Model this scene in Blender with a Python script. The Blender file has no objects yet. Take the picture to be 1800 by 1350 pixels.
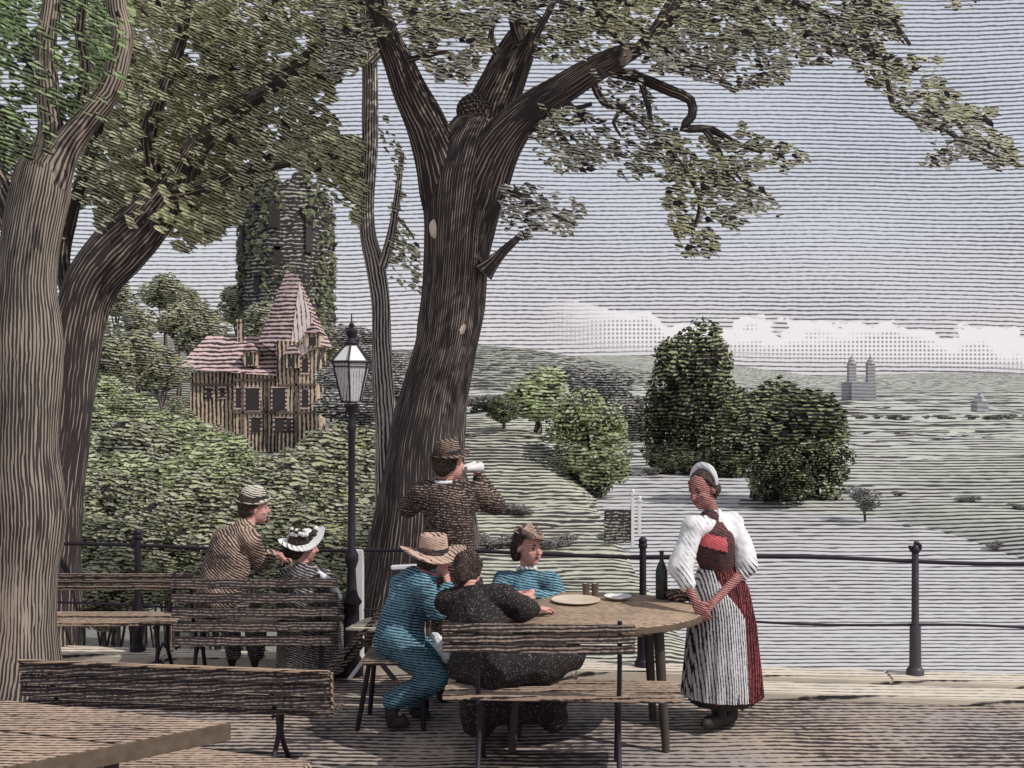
import bpy, bmesh, math, random
from mathutils import Vector, Matrix, noise
C = bpy.context.scene
COL = C.collection
R = math.radians
random.seed(7)
PI = math.pi

# ------------------------------------------------------------ camera, sky, sun, exposure
F = 2000.0            # focal length in pixels of an 1800 px wide picture
EYE = 2.1             # eye height above the terrace
cam = bpy.data.cameras.new('camera'); camo = bpy.data.objects.new('camera', cam); COL.objects.link(camo)
camo.location = (0, 0, EYE); camo.rotation_euler = (R(90), 0, 0)
cam.lens = 36 * F / 1800; cam.sensor_width = 36; cam.clip_end = 30000; cam.clip_start = 0.05
C.camera = camo
SUN_EL, SUN_AZ = 47, 62      # azimuth measured from "behind the viewer" towards the right
sd = Vector((math.sin(R(SUN_AZ)) * math.cos(R(SUN_EL)), -math.cos(R(SUN_AZ)) * math.cos(R(SUN_EL)), math.sin(R(SUN_EL))))
sun = bpy.data.lights.new('sun', 'SUN'); suno = bpy.data.objects.new('sun', sun); COL.objects.link(suno)
sun.energy = 3.0; sun.angle = R(0.6); sun.color = (1.0, 0.95, 0.87)
suno.rotation_euler = sd.to_track_quat('Z', 'Y').to_euler(); suno.location = (8, -8, 12)
C.view_settings.view_transform = 'Standard'; C.view_settings.look = 'None'
C.view_settings.exposure = 0.0; C.view_settings.gamma = 1.0; C.view_settings.use_curve_mapping = False


class NT:
    """small helper to write node trees"""
    def __init__(s, tree): s.t = tree; s.n = tree.nodes; s.l = tree.links
    def node(s, kind, **kw):
        n = s.n.new(kind)
        for k, v in kw.items(): setattr(n, k, v)
        return n
    def put(s, sock, v):
        if hasattr(v, 'links') or hasattr(v, 'is_output'): s.l.new(v, sock)
        elif isinstance(v, (tuple, list)) and len(v) == 3 and sock.type == 'RGBA': sock.default_value = (*v, 1)
        else: sock.default_value = v
    def math(s, op, a, b=0.0, c=0.0, clamp=False):
        n = s.node('ShaderNodeMath', operation=op, use_clamp=clamp)
        s.put(n.inputs[0], a); s.put(n.inputs[1], b)
        if len(n.inputs) > 2: s.put(n.inputs[2], c)
        return n.outputs[0]
    def mix(s, f, a, b, mode='MIX'):
        n = s.node('ShaderNodeMix', data_type='RGBA', blend_type=mode)
        s.put(n.inputs['Factor'], f); s.put(n.inputs['A'], a); s.put(n.inputs['B'], b)
        # the RGBA sockets are the third pair
        return n.outputs['Result']
    def mixc(s, f, a, b, mode='MIX'):
        n = s.node('ShaderNodeMix', data_type='RGBA', blend_type=mode)
        s.put(n.inputs[0], f); s.put(n.inputs[6], a); s.put(n.inputs[7], b)
        return n.outputs[2]
    def smooth(s, v, lo, hi, a=0.0, b=1.0):
        n = s.node('ShaderNodeMapRange', interpolation_type='SMOOTHSTEP')
        s.put(n.inputs[0], v); s.put(n.inputs[1], lo); s.put(n.inputs[2], hi); s.put(n.inputs[3], a); s.put(n.inputs[4], b)
        return n.outputs[0]
    def noise(s, vec, scale, detail=2.0, rough=0.5, dim='3D'):
        n = s.node('ShaderNodeTexNoise', noise_dimensions=dim)
        if vec is not None: s.l.new(vec, n.inputs['Vector'])
        n.inputs['Scale'].default_value = scale; n.inputs['Detail'].default_value = detail
        n.inputs['Roughness'].default_value = rough
        return n.outputs['Fac']
    def dot(s, vec, d):
        n = s.node('ShaderNodeVectorMath', operation='DOT_PRODUCT'); s.l.new(vec, n.inputs[0]); n.inputs[1].default_value = d
        return n.outputs['Value']
    def scalev(s, vec, d):
        n = s.node('ShaderNodeVectorMath', operation='MULTIPLY'); s.l.new(vec, n.inputs[0]); n.inputs[1].default_value = d
        return n.outputs[0]


# ---- the sky: Nishita seen through an even veil of cloud, ruled like the engraving
w = bpy.data.worlds.new('World'); C.world = w; w.use_nodes = True
T = NT(w.node_tree); T.n.clear()
sky = T.node('ShaderNodeTexSky', sky_type='NISHITA'); sky.sun_disc = False
sky.sun_elevation = R(SUN_EL); sky.sun_rotation = math.atan2(sd.x, sd.y)
tc = T.node('ShaderNodeTexCoord'); g = tc.outputs['Generated']
sep = T.node('ShaderNodeSeparateXYZ'); T.l.new(g, sep.inputs[0])
ay = T.math('MAXIMUM', T.math('ABSOLUTE', sep.outputs[1]), 0.05)
X = T.math('DIVIDE', sep.outputs[0], ay); Z = T.math('DIVIDE', sep.outputs[2], ay)
cx = T.node('ShaderNodeCombineXYZ'); T.l.new(X, cx.inputs[0]); T.l.new(Z, cx.inputs[1])
P2 = cx.outputs[0]
SP = 0.0037
wob = T.math('MULTIPLY', T.math('SUBTRACT', T.noise(P2, 3.0, 1.0), 0.5), 5.0)
wob2 = T.math('MULTIPLY', T.math('SUBTRACT', T.noise(P2, 60.0, 1.0), 0.5), 0.35)
s_ = T.math('ADD', T.math('ADD', T.math('DIVIDE', Z, SP), wob), wob2)
tri = T.math('MULTIPLY', T.math('PINGPONG', s_, 0.5), 2.0)
dens = T.noise(T.scalev(P2, (1.0, 3.0, 1)), 4.0, 3.0)
duty = T.math('ADD', 0.35, T.math('MULTIPLY', T.math('SUBTRACT', dens, 0.5), 0.5))
duty = T.math('ADD', duty, T.math('MULTIPLY', T.math('SUBTRACT', T.noise(P2, 220.0, 1.0), 0.5), 0.5))
line = T.smooth(tri, T.math('SUBTRACT', duty, 0.16), T.math('ADD', duty, 0.16))
# bank of cumulus low over the plain, to the right
cn = T.noise(T.scalev(P2, (1, 1.6, 1)), 10.0, 5.0, 0.6)
top = T.math('ADD', T.math('ADD', 0.070, T.math('MULTIPLY', T.math('SUBTRACT', cn, 0.5), 0.11)), T.math('MULTIPLY', X, -0.065))
cl_t = T.smooth(T.math('SUBTRACT', top, Z), -0.001, 0.001)
cl_b = T.smooth(T.math('ADD', Z, T.math('MULTIPLY', X, 0.05)), 0.028, 0.046)
cl_l = T.smooth(T.math('ADD', X, T.math('MULTIPLY', cn, 0.1)), 0.06, 0.16)
cloud = T.math('MULTIPLY', T.math('MULTIPLY', cl_t, cl_b), cl_l)
# dotted ruling inside the cloud bank
dx = T.math('MULTIPLY', T.math('PINGPONG', T.math('DIVIDE', X, SP), 0.5), 2.0)
dz = T.math('MULTIPLY', T.math('PINGPONG', T.math('DIVIDE', Z, SP), 0.5), 2.0)
dd = T.math('ADD', dx, dz)
inner = T.smooth(T.math('SUBTRACT', top, Z), 0.007, 0.016)
dot = T.math('MULTIPLY', T.smooth(dd, 0.9, 0.6), inner)
paper = T.mixc(T.smooth(Z, 0.02, 0.22), (8.2, 7.6, 7.7), (7.0, 7.2, 7.9))
paper = T.mixc(T.math('MULTIPLY', T.noise(P2, 5.0, 2.0), 0.35), paper, (6.0, 6.7, 7.9))
paper = T.mixc(0.12, paper, sky.outputs[0])
inkc = (1.55, 1.45, 1.6)
ruled = T.mixc(line, inkc, paper)
cloudc = T.mixc(T.math('MULTIPLY', dot, 0.75), (8.6, 8.2, 8.3), inkc)
skyc = T.mixc(cloud, ruled, cloudc)
bg = T.node('ShaderNodeBackground'); T.l.new(skyc, bg.inputs[0]); bg.inputs[1].default_value = 0.1
wo = T.node('ShaderNodeOutputWorld'); T.l.new(bg.outputs[0], wo.inputs[0])

# ------------------------------------------------------------ materials
INK = (0.050, 0.041, 0.044)


def hatch(name, paper, direction=(0, 0, 1), spacing=0.026, duty=0.5, wob=0.8, wscale=6.0, dvar=0.5, dscale=2.5,
          ink=INK, paper2=None, uv=False, island=0.0, rough=0.8, soft=0.14, rag=0.25, spec=0.15, dark_leaf=0.0,
          metal=0.0, bump=0.0, pscale=3.0, stipple=0.0, trans=0.0, ragv=1.0):
    m = bpy.data.materials.new(name); m.use_nodes = True
    t = NT(m.node_tree); bs = m.node_tree.nodes['Principled BSDF']
    co = t.node('ShaderNodeTexCoord'); o = co.outputs['Object']; ln = co.outputs['UV'] if uv else o
    s = t.dot(ln, tuple(c / spacing for c in direction))
    if wob: s = t.math('ADD', s, t.math('MULTIPLY', t.math('SUBTRACT', t.noise(o, wscale, 2.0), 0.5), wob * 2))
    if wob: s = t.math('ADD', s, t.math('MULTIPLY', t.math('SUBTRACT', t.noise(o, 0.22 / spacing if not uv else wscale * 5, 1.0), 0.5), 0.45))
    tr = t.math('MULTIPLY', t.math('PINGPONG', s, 0.5), 2.0)
    d = t.math('ADD', duty, t.math('MULTIPLY', t.math('SUBTRACT', t.noise(o, dscale, 2.0), 0.5), dvar * 2))
    if rag: d = t.math('ADD', d, t.math('MULTIPLY', t.math('SUBTRACT', t.noise(t.scalev(ln, (1.0, ragv, 1.0)) if uv else o, (2.2 if uv else 1.0 / spacing), 1.5), 0.5), rag * 2))
    rnd = None
    if island or dark_leaf:
        ge = t.node('ShaderNodeNewGeometry'); rnd = ge.outputs['Random Per Island']
        if island: d = t.math('ADD', d, t.math('MULTIPLY', t.math('SUBTRACT', rnd, 0.5), island))
    mask = t.smooth(tr, t.math('SUBTRACT', d, soft), t.math('ADD', d, soft))
    if paper2 is not None: pc = t.mixc(t.smooth(t.noise(o, pscale, 3.0), 0.38, 0.62), paper, paper2)
    else: pc = t.mixc(t.noise(o, pscale, 3.0), tuple(c * 0.85 for c in paper), tuple(min(1, c * 1.12) for c in paper))
    if stipple:
        vo = t.node('ShaderNodeTexVoronoi'); t.l.new(o, vo.inputs['Vector']); vo.inputs['Scale'].default_value = stipple
        mask = t.smooth(vo.outputs['Distance'], 0.24, 0.12)
    col = t.mixc(mask, ink, pc)
    if dark_leaf:
        col = t.mixc(t.smooth(rnd, 1 - dark_leaf, 1 - dark_leaf + 0.02), col, tuple(c * 1.15 for c in ink))
    t.l.new(col, bs.inputs['Base Color'])
    bs.inputs['Roughness'].default_value = rough; bs.inputs['Specular IOR Level'].default_value = spec
    bs.inputs['Metallic'].default_value = metal
    if trans:
        tn = t.node('ShaderNodeBsdfTranslucent'); t.l.new(col, tn.inputs[0]); mx = t.node('ShaderNodeMixShader'); mx.inputs[0].default_value = trans
        t.l.new(bs.outputs[0], mx.inputs[1]); t.l.new(tn.outputs[0], mx.inputs[2]); t.l.new(mx.outputs[0], t.n['Material Output'].inputs[0])
    if bump:
        b = t.node('ShaderNodeBump'); b.inputs['Strength'].default_value = bump; b.inputs['Distance'].default_value = 0.01
        t.l.new(mask, b.inputs['Height']); t.l.new(b.outputs[0], bs.inputs['Normal'])
    return m


def plain(name, col, rough=0.7, metal=0.0, spec=0.3, nscale=8.0, var=0.35):
    m = bpy.data.materials.new(name); m.use_nodes = True
    t = NT(m.node_tree); bs = m.node_tree.nodes['Principled BSDF']
    co = t.node('ShaderNodeTexCoord')
    c = t.mixc(t.noise(co.outputs['Object'], nscale, 4.0), tuple(x * (1 - var) for x in col), tuple(min(1, x * (1 + var)) for x in col))
    t.l.new(c, bs.inputs['Base Color']); bs.inputs['Roughness'].default_value = rough
    bs.inputs['Metallic'].default_value = metal; bs.inputs['Specular IOR Level'].default_value = spec
    return m


M = {}
M['terrace'] = hatch('sandy_ground', (0.48, 0.385, 0.31), (0, 1, 0), 0.064, 0.50, 0.9, 1.4, 0.85, 1.2, paper2=(0.40, 0.35, 0.33), pscale=0.9, rag=0.7)
M['kerb'] = hatch('kerb_stone', (0.74, 0.66, 0.56), (0.05, 1, 0.5), 0.075, 0.16, 0.25, 2.0, 0.20, 2.0, rag=0.3)
M['bark_dark'] = hatch('dark_bark', (0.42, 0.34, 0.28), (1, 0, 0), 1.0, 0.86, 0.9, 2.2, 0.35, 1.8, uv=True, bump=0.7, rag=0.9, ragv=0.45)
M['bark_pale'] = hatch('pale_bark', (0.42, 0.335, 0.28), (1, 0, 0), 1.0, 0.54, 0.9, 2.2, 0.65, 1.8, uv=True, bump=0.7, paper2=(0.33, 0.29, 0.235), pscale=1.2, rag=0.9, ragv=0.5)
M['bark_grey'] = hatch('grey_bark', (0.66, 0.60, 0.56), (1, 0, 0), 1.0, 0.50, 0.4, 4.0, 0.4, 2.0, uv=True, bump=0.5, rag=0.5, ragv=0.5)
M['scar'] = plain('bare_wood_scar', (0.74, 0.62, 0.50))
M['leaf'] = hatch('oak_leaves', (0.70, 0.70, 0.46), (0.15, 0, 1), 0.023, 0.44, 1.0, 3.5, 0.55, 1.6, island=0.35, dark_leaf=0.09, paper2=(0.72, 0.70, 0.64), pscale=1.2, trans=0.5)
M['leaf_left'] = hatch('sage_leaves', (0.72, 0.74, 0.48), (0.42, 0, 1), 0.026, 0.42, 1.8, 1.4, 0.55, 1.0, island=0.12, dark_leaf=0.035, paper2=(0.77, 0.75, 0.58), pscale=0.8, trans=0.5)  # sage green leaves of the leaning and the slender tree
M['leaf_green'] = hatch('bright_leaves', (0.50, 0.68, 0.34), (0.42, 0, 1), 0.028, 0.42, 1.2, 1.6, 0.5, 1.0, island=0.2, dark_leaf=0.05, paper2=(0.54, 0.64, 0.40), trans=0.5)
M['wood_brown'] = hatch('brown_planks', (0.50, 0.37, 0.28), (0, 1, 0.9), 0.030, 0.40, 0.5, 3.0, 0.50, 2.0, rag=0.6)
M['wood_table'] = hatch('table_wood', (0.52, 0.38, 0.27), (0, 1, 0.9), 0.034, 0.40, 0.4, 3.0, 0.60, 2.2, rag=0.5)
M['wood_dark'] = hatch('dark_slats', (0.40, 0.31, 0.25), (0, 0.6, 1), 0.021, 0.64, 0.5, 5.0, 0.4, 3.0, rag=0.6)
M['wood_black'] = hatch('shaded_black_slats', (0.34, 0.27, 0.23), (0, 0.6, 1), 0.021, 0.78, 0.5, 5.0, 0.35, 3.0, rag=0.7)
M['wood_edge'] = plain('worn_brown_edge', (0.13, 0.095, 0.07), 0.8, nscale=20.0, var=0.6)
M['wood_leg'] = plain('dark_wood_leg', (0.07, 0.055, 0.05), 0.7)
M['wood_white'] = plain('white_paint', (0.80, 0.80, 0.82), 0.5, var=0.15)
M['iron'] = plain('black_iron', (0.035, 0.027, 0.04), 0.5, 0.3)
M['iron_grey'] = plain('weathered_iron', (0.09, 0.085, 0.10), 0.5, 0.3)
M['skin'] = hatch('skin', (0.70, 0.38, 0.33), (0.1, 0, 1), 0.015, 0.14, 0.5, 14, 0.35, 10.0, soft=0.25, ink=(0.16, 0.06, 0.06), rag=0.2, rough=0.7)
M['skin_shade'] = hatch('shaded_skin', (0.56, 0.26, 0.24), (0.3, 0, 1), 0.013, 0.46, 0.6, 14, 0.4, 10.0, soft=0.22, ink=(0.08, 0.035, 0.04), rag=0.3, rough=0.7)  # darker copy of skin: shade on the waitress's face put into the colour
M['feature'] = plain('eye_dark', (0.03, 0.02, 0.02))
M['lip'] = plain('lips', (0.30, 0.07, 0.08))
M['hair'] = hatch('dark_hair', (0.22, 0.15, 0.12), (0.9, 0, 0.6), 0.012, 0.86, 0.9, 12, 0.4, 8, rag=0.8, ink=(0.03, 0.022, 0.02))
M['blue'] = hatch('blue_cloth', (0.19, 0.39, 0.50), (0.22, 0.2, 1), 0.0175, 0.46, 0.9, 6.0, 0.75, 3.5, ink=(0.03, 0.04, 0.055), rag=0.5)
M['blue_dark'] = hatch('dark_blue_cloth', (0.15, 0.31, 0.40), (0.15, 0.2, 1), 0.0165, 0.55, 0.9, 6.0, 0.65, 4.0, ink=(0.028, 0.035, 0.05), rag=0.5)
M['brown_coat'] = hatch('brown_coat', (0.50, 0.36, 0.28), (0.75, 0, 0.8), 0.0185, 0.66, 0.9, 6.0, 0.85, 4.0, rag=0.6)
M['dark_coat'] = hatch('dark_brown_coat', (0.42, 0.30, 0.24), (0.15, 0, 1), 0.0165, 0.86, 1.2, 9.0, 0.4, 3.0, rag=0.9, ink=(0.038, 0.030, 0.030))
M['black_dress'] = hatch('stippled_dark_dress', (0.40, 0.38, 0.36), (0, 0, 1), 0.026, 0.5, stipple=85.0, ink=(0.028, 0.023, 0.025))
M['stripe_dress'] = hatch('dark_striped_dress', (0.44, 0.42, 0.42), (0.35, 0, 1), 0.0175, 0.70, 0.7, 6.0, 0.45, 3.0, rag=0.7)
M['white_cloth'] = hatch('white_linen', (0.82, 0.82, 0.84), (0.8, 0, 0.6), 0.024, 0.02, 0.6, 8.0, 0.75, 6.0, rag=0.3)
M['apron'] = hatch('striped_apron', (0.76, 0.76, 0.78), (1, 0.3, 0.03), 0.0155, 0.44, 0.5, 4.0, 0.45, 3.0, rag=0.5)
M['red_skirt'] = hatch('dark_red_skirt', (0.40, 0.08, 0.09), (1, 0.3, 0.0), 0.016, 0.78, 0.6, 4.0, 0.6, 4.0, ink=(0.035, 0.014, 0.017), rag=0.7)
M['bodice'] = hatch('black_bodice', (0.24, 0.07, 0.07), (0.5, 0, 1), 0.018, 0.76, 0.8, 8.0, 0.4, 6.0, rag=0.7)
M['pink'] = hatch('rose_cloth', (0.76, 0.16, 0.18), (0.6, 0, 1), 0.016, 0.08, 0.8, 12.0, 0.7, 9.0, ink=(0.10, 0.02, 0.03))
M['straw'] = hatch('tan_felt', (0.58, 0.41, 0.33), (0.4, 0, 1), 0.015, 0.28, 0.8, 9.0, 0.7, 7.0, rag=0.4)
M['hat_dark'] = hatch('dark_felt', (0.36, 0.26, 0.20), (0.3, 0, 1), 0.014, 0.68, 0.8, 9.0, 0.6, 6.0, rag=0.6)
M['hat_pale'] = hatch('pale_felt', (0.68, 0.63, 0.56), (0.3, 0, 1), 0.016, 0.36, 0.8, 9.0, 0.9, 8.0, rag=0.4)
M['shoe'] = plain('black_leather', (0.035, 0.03, 0.03), 0.6)
M['glass_lamp'] = hatch('milky_lantern_glass', (0.86, 0.86, 0.88), (1, 0.3, 0), 0.022, 0.08, 0.4, 8.0, 0.3, 8.0, rough=0.35, spec=0.4, trans=0.3)
M['bottle'] = plain('dark_bottle_glass', (0.03, 0.035, 0.03), 0.2, 0, 0.5)
M['clear'] = plain('beer_glass', (0.12, 0.08, 0.06), 0.2, 0, 0.5)
M['plate'] = plain('glazed_plate', (0.70, 0.58, 0.46), 0.45, 0, 0.4)
M['roof'] = hatch('pink_tile_roof', (0.66, 0.48, 0.47), (0, 0, 1), 0.40, 0.46, 0.5, 0.4, 0.5, 0.2, rag=0.5)
M['wall'] = hatch('timber_wall', (0.66, 0.52, 0.38), (1, 0, 0), 0.38, 0.46, 0.4, 0.4, 0.5, 0.25, rag=0.5)
M['gable'] = hatch('pale_pink_gable', (0.78, 0.66, 0.62), (1, 0, 0.15), 0.42, 0.22, 0.4, 0.4, 0.4, 0.25, rag=0.5)
M['wall_dark'] = plain('dark_opening', (0.05, 0.042, 0.042))
M['ruin'] = hatch('ruin_stone', (0.46, 0.46, 0.40), (0, 0, 1), 0.50, 0.80, 0.9, 0.5, 0.5, 0.25, rag=0.9)
M['stone_white'] = plain('white_stone', (0.78, 0.77, 0.78), 0.8, var=0.15)
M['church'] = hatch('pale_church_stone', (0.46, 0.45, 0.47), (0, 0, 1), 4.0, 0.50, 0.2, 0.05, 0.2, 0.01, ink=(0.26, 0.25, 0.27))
M['valley'] = hatch('valley_fields', (0.56, 0.555, 0.53), (0, 1, 0), 1.0, 0.44, 1.0, 0.015, 0.35, 0.012, uv=True, rag=0.6, ragv=3.0, paper2=(0.52, 0.56, 0.47), pscale=0.01)
M['slope'] = hatch('wooded_slope', (0.40, 0.42, 0.36), (0, 1, 0), 1.0, 0.60, 1.0, 0.05, 0.4, 0.05, uv=True, rag=0.6, ragv=3.0)
M['bank'] = hatch('bank_scrub', (0.53, 0.54, 0.44), (0, 1, 0), 1.0, 0.54, 0.9, 0.08, 0.6, 0.05, uv=True, rag=0.7, ragv=2.0)
M['water'] = hatch('river_water', (0.64, 0.63, 0.64), (0, 1, 0), 1.0, 0.36, 0.6, 0.03, 0.35, 0.015, uv=True, rag=0.5, ragv=3.0, rough=0.5, spec=0.25)
M['tree_light'] = hatch('light_green_crown', (0.66, 0.76, 0.42), (0.0, 0, 1), 0.100, 0.36, 1.0, 1.5, 0.5, 1.2, island=0.25, dark_leaf=0.06, paper2=(0.72, 0.76, 0.54), trans=0.4)
M['tree_mid'] = hatch('mid_green_crown', (0.68, 0.71, 0.44), (0.12, 0, 1), 0.100, 0.42, 1.2, 1.5, 0.5, 1.0, island=0.25, dark_leaf=0.07, paper2=(0.70, 0.71, 0.58), trans=0.4)
M['tree_dark'] = hatch('dark_green_crown', (0.46, 0.52, 0.29), (0.0, 0, 1), 0.07, 0.60, 1.0, 1.5, 0.5, 1.2, island=0.3, dark_leaf=0.16, trans=0.25)
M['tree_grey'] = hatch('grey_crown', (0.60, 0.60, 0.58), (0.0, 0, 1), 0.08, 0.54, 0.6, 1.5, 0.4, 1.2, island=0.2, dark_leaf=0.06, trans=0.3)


# ------------------------------------------------------------ object helpers
def P(px, py, D):
    """a point of the place at distance D, given where it is seen in the 1800 x 1350 photograph"""
    return Vector(((px - 900) / F * D, D, EYE - (py - 675) / F * D))


def setp(o, label=None, cat=None, group=None, kind=None):
    if label: o['label'] = label
    if cat: o['category'] = cat
    if group: o['group'] = group
    if kind: o['kind'] = kind
    return o


class Thing:
    def __init__(s, name, label, cat, base, group=None):
        s.o = bpy.data.objects.new(name, None); COL.objects.link(s.o)
        s.base = Vector(base); s.o.location = s.base; s.o.empty_display_size = 0.2
        setp(s.o, label, cat, group)
    def part(s, name, g, mat, parent=None, smooth=True, label=None):
        o = g.link(name, mat, s.base, smooth)
        o.parent = parent or s.o
        if label: o['label'] = label
        return o


class G:
    """collects geometry in world coordinates and links it as one mesh object"""
    def __init__(s): s.v = []; s.f = []; s.uv = {}; s.mi = []
    def add(s, vs, fs, uvs=None):
        n = len(s.v); s.v += [Vector(v) for v in vs]
        for i, f in enumerate(fs):
            s.f.append(tuple(k + n for k in f))
            if uvs: s.uv[len(s.f) - 1] = uvs[i]
        return s
    def box(s, c, size, rot=None, bevel=0.0):
        hx, hy, hz = [x / 2 for x in size]; c = Vector(c); b = min(bevel, hx * .9, hy * .9, hz * .9)
        m = rot if rot is not None else Matrix.Identity(3)
        if b <= 0:
            vs = [c + m @ Vector((x, y, z)) for z in (-hz, hz) for y in (-hy, hy) for x in (-hx, hx)]
            return s.add(vs, [(0, 2, 3, 1), (4, 5, 7, 6), (0, 1, 5, 4), (1, 3, 7, 5), (3, 2, 6, 7), (2, 0, 4, 6)])
        bm = bmesh.new(); bmesh.ops.create_cube(bm, size=1.0)
        for v in bm.verts: v.co = Vector((v.co.x * hx * 2, v.co.y * hy * 2, v.co.z * hz * 2))
        bmesh.ops.bevel(bm, geom=bm.edges[:], offset=b, segments=2, affect='EDGES')
        s.frombm(bm, lambda q: c + m @ q); bm.free(); return s
    def frombm(s, bm, fn=lambda q: q):
        bm.verts.index_update()
        return s.add([fn(v.co) for v in bm.verts], [tuple(v.index for v in f.verts) for f in bm.faces])
    def board(s, a, b, wid, th, up=(0, 0, 1), bevel=0.004):
        """a plank from a to b, wid across, th thick along up"""
        a, b = Vector(a), Vector(b); x = (b - a).normalized(); u = Vector(up); y = u.cross(x).normalized(); z = x.cross(y)
        m = Matrix((x, y, z)).transposed()
        return s.box((a + b) / 2, ((b - a).length, wid, th), m, bevel)
    def tube(s, pts, rad, seg=10, cap=True, lump=0.0, lines=0.0, seed=0, vs=3.0):
        """rad: number or list; lines: spacing of bark ridges for the UVs"""
        pts = [Vector(p) for p in pts]; n = len(pts)
        if not isinstance(rad, (list, tuple)): rad = [rad] * n
        # smooth the path
        if n > 2 and lump >= 0 and seg > 8:
            q, rr = [], []
            for i in range(n - 1):
                p0 = pts[max(i - 1, 0)]; p1 = pts[i]; p2 = pts[i + 1]; p3 = pts[min(i + 2, n - 1)]
                k = max(2, min(10, int((p2 - p1).length / 0.07)))
                for j in range(k):
                    t = j / k
                    q.append(0.5 * ((2 * p1) + (-p0 + p2) * t + (2 * p0 - 5 * p1 + 4 * p2 - p3) * t * t + (-p0 + 3 * p1 - 3 * p2 + p3) * t ** 3))
                    rr.append(rad[i] * (1 - t) + rad[i + 1] * t)
            q.append(pts[-1]); rr.append(rad[-1]); pts, rad, n = q, rr, len(q)
        d0 = (pts[1] - pts[0]).normalized()
        ref = Vector((0, -1, 0)) if abs(d0.y) < 0.8 else Vector((1, 0, 0))
        vs_, fs, uvs = [], [], []
        L = 0; N = max(3, round(2 * PI * (sum(rad) / n) / lines)) if lines else 1
        acc = [0]
        for i in range(n):
            d = (pts[min(i + 1, n - 1)] - pts[max(i - 1, 0)]).normalized()
            a = (ref - d * ref.dot(d)).normalized(); b = d.cross(a); ref = a
            if i: L += (pts[i] - pts[i - 1]).length; acc.append(L)
            for k in range(seg):
                th = 2 * PI * k / seg; r = rad[i]
                dirv = a * math.cos(th) + b * math.sin(th)
                if lump > 0:
                    r *= 1 + lump * noise.noise(Vector((math.cos(th) * 1.6 + seed, math.sin(th) * 1.6, L * vs / 1.5))) + lump * 0.5 * noise.noise(Vector((math.cos(th) * 5 + seed, math.sin(th) * 5, L * vs)))
                vs_.append(pts[i] + dirv * r)
        for i in range(n - 1):
            for k in range(seg):
                k2 = (k + 1) % seg
                fs.append((i * seg + k, i * seg + k2, (i + 1) * seg + k2, (i + 1) * seg + k))
                u0, u1 = N * k / seg, N * (k + 1) / seg
                uvs.append(((u0, acc[i] * vs), (u1, acc[i] * vs), (u1, acc[i + 1] * vs), (u0, acc[i + 1] * vs)))
        if cap:
            fs.append(tuple(reversed(range(seg)))); uvs.append([(0.5, 0)] * seg)
            fs.append(tuple((n - 1) * seg + k for k in range(seg))); uvs.append([(0.5, 0)] * seg)
        return s.add(vs_, fs, uvs)
    def lathe(s, c, prof, seg=20, axis=(0, 0, 1), sx=1.0, sy=1.0, fwd=None, ang=0.0, warp=None):
        """profile [(r, h)] turned about axis through c"""
        c = Vector(c); u = Vector(axis).normalized()
        a = Vector(fwd) if fwd else (Vector((1, 0, 0)) if abs(u.x) < 0.8 else Vector((0, 1, 0)))
        a = (a - u * a.dot(u)).normalized(); b = u.cross(a)
        vs_, fs = [], []
        for (r, h) in prof:
            for k in range(seg):
                th = 2 * PI * k / seg + ang; hh = h + (warp(th, r) if warp else 0)
                vs_.append(c + a * math.cos(th) * r * sx + b * math.sin(th) * r * sy + u * hh)
        for i in range(len(prof) - 1):
            for k in range(seg):
                k2 = (k + 1) % seg
                fs.append((i * seg + k, i * seg + k2, (i + 1) * seg + k2, (i + 1) * seg + k))
        fs.append(tuple(reversed(range(seg)))); fs.append(tuple((len(prof) - 1) * seg + k for k in range(seg)))
        return s.add(vs_, fs)
    def loft(s, rings, seg=48, folds=0, amp=0.0, ph=0.0):
        """rings [(centre, rx, ry, amp factor)] joined into a draped closed shape"""
        vs_, fs = [], []
        for (c, rx, ry, k_) in rings:
            c = Vector(c)
            for k in range(seg):
                th = 2 * PI * k / seg
                f = 1 + amp * k_ * (math.sin(th * folds + ph) + 0.5 * math.sin(th * (folds * 2 + 1) + ph * 2 + c.z * 3))
                vs_.append(c + Vector((math.cos(th) * rx * f, math.sin(th) * ry * f, 0.01 * k_ * math.sin(th * folds + ph))))
        for i in range(len(rings) - 1):
            for k in range(seg):
                k2 = (k + 1) % seg
                fs.append((i * seg + k, i * seg + k2, (i + 1) * seg + k2, (i + 1) * seg + k))
        fs.append(tuple(reversed(range(seg)))); fs.append(tuple((len(rings) - 1) * seg + k for k in range(seg)))
        return s.add(vs_, fs)
    def ball(s, c, r, m=None, sub=2):
        bm = bmesh.new(); bmesh.ops.create_icosphere(bm, subdivisions=sub, radius=1.0); c = Vector(c)
        if not isinstance(r, (tuple, list)): r = (r, r, r)
        mm = m if m is not None else Matrix.Identity(3)
        s.frombm(bm, lambda q: c + mm @ Vector((q.x * r[0], q.y * r[1], q.z * r[2]))); bm.free(); return s
    def mesh(s, name, base):
        me = bpy.data.meshes.new(name)
        me.from_pydata([v - base for v in s.v], [], s.f)
        if s.uv:
            ul = me.uv_layers.new(name='UVMap')
            for p in me.polygons:
                u = s.uv.get(p.index)
                if u:
                    for k, li in enumerate(p.loop_indices): ul.data[li].uv = u[k % len(u)]
        me.update(); return me
    def link(s, name, mat, base=Vector((0, 0, 0)), smooth=True):
        me = s.mesh(name, base)
        for m_ in (mat if isinstance(mat, (list, tuple)) else [mat]): me.materials.append(m_)
        if smooth: me.polygons.foreach_set('use_smooth', [True] * len(me.polygons))
        o = bpy.data.objects.new(name, me); COL.objects.link(o)
        if smooth:
            try: me.set_sharp_from_angle(angle=R(50))
            except Exception: pass
        return o


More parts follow.
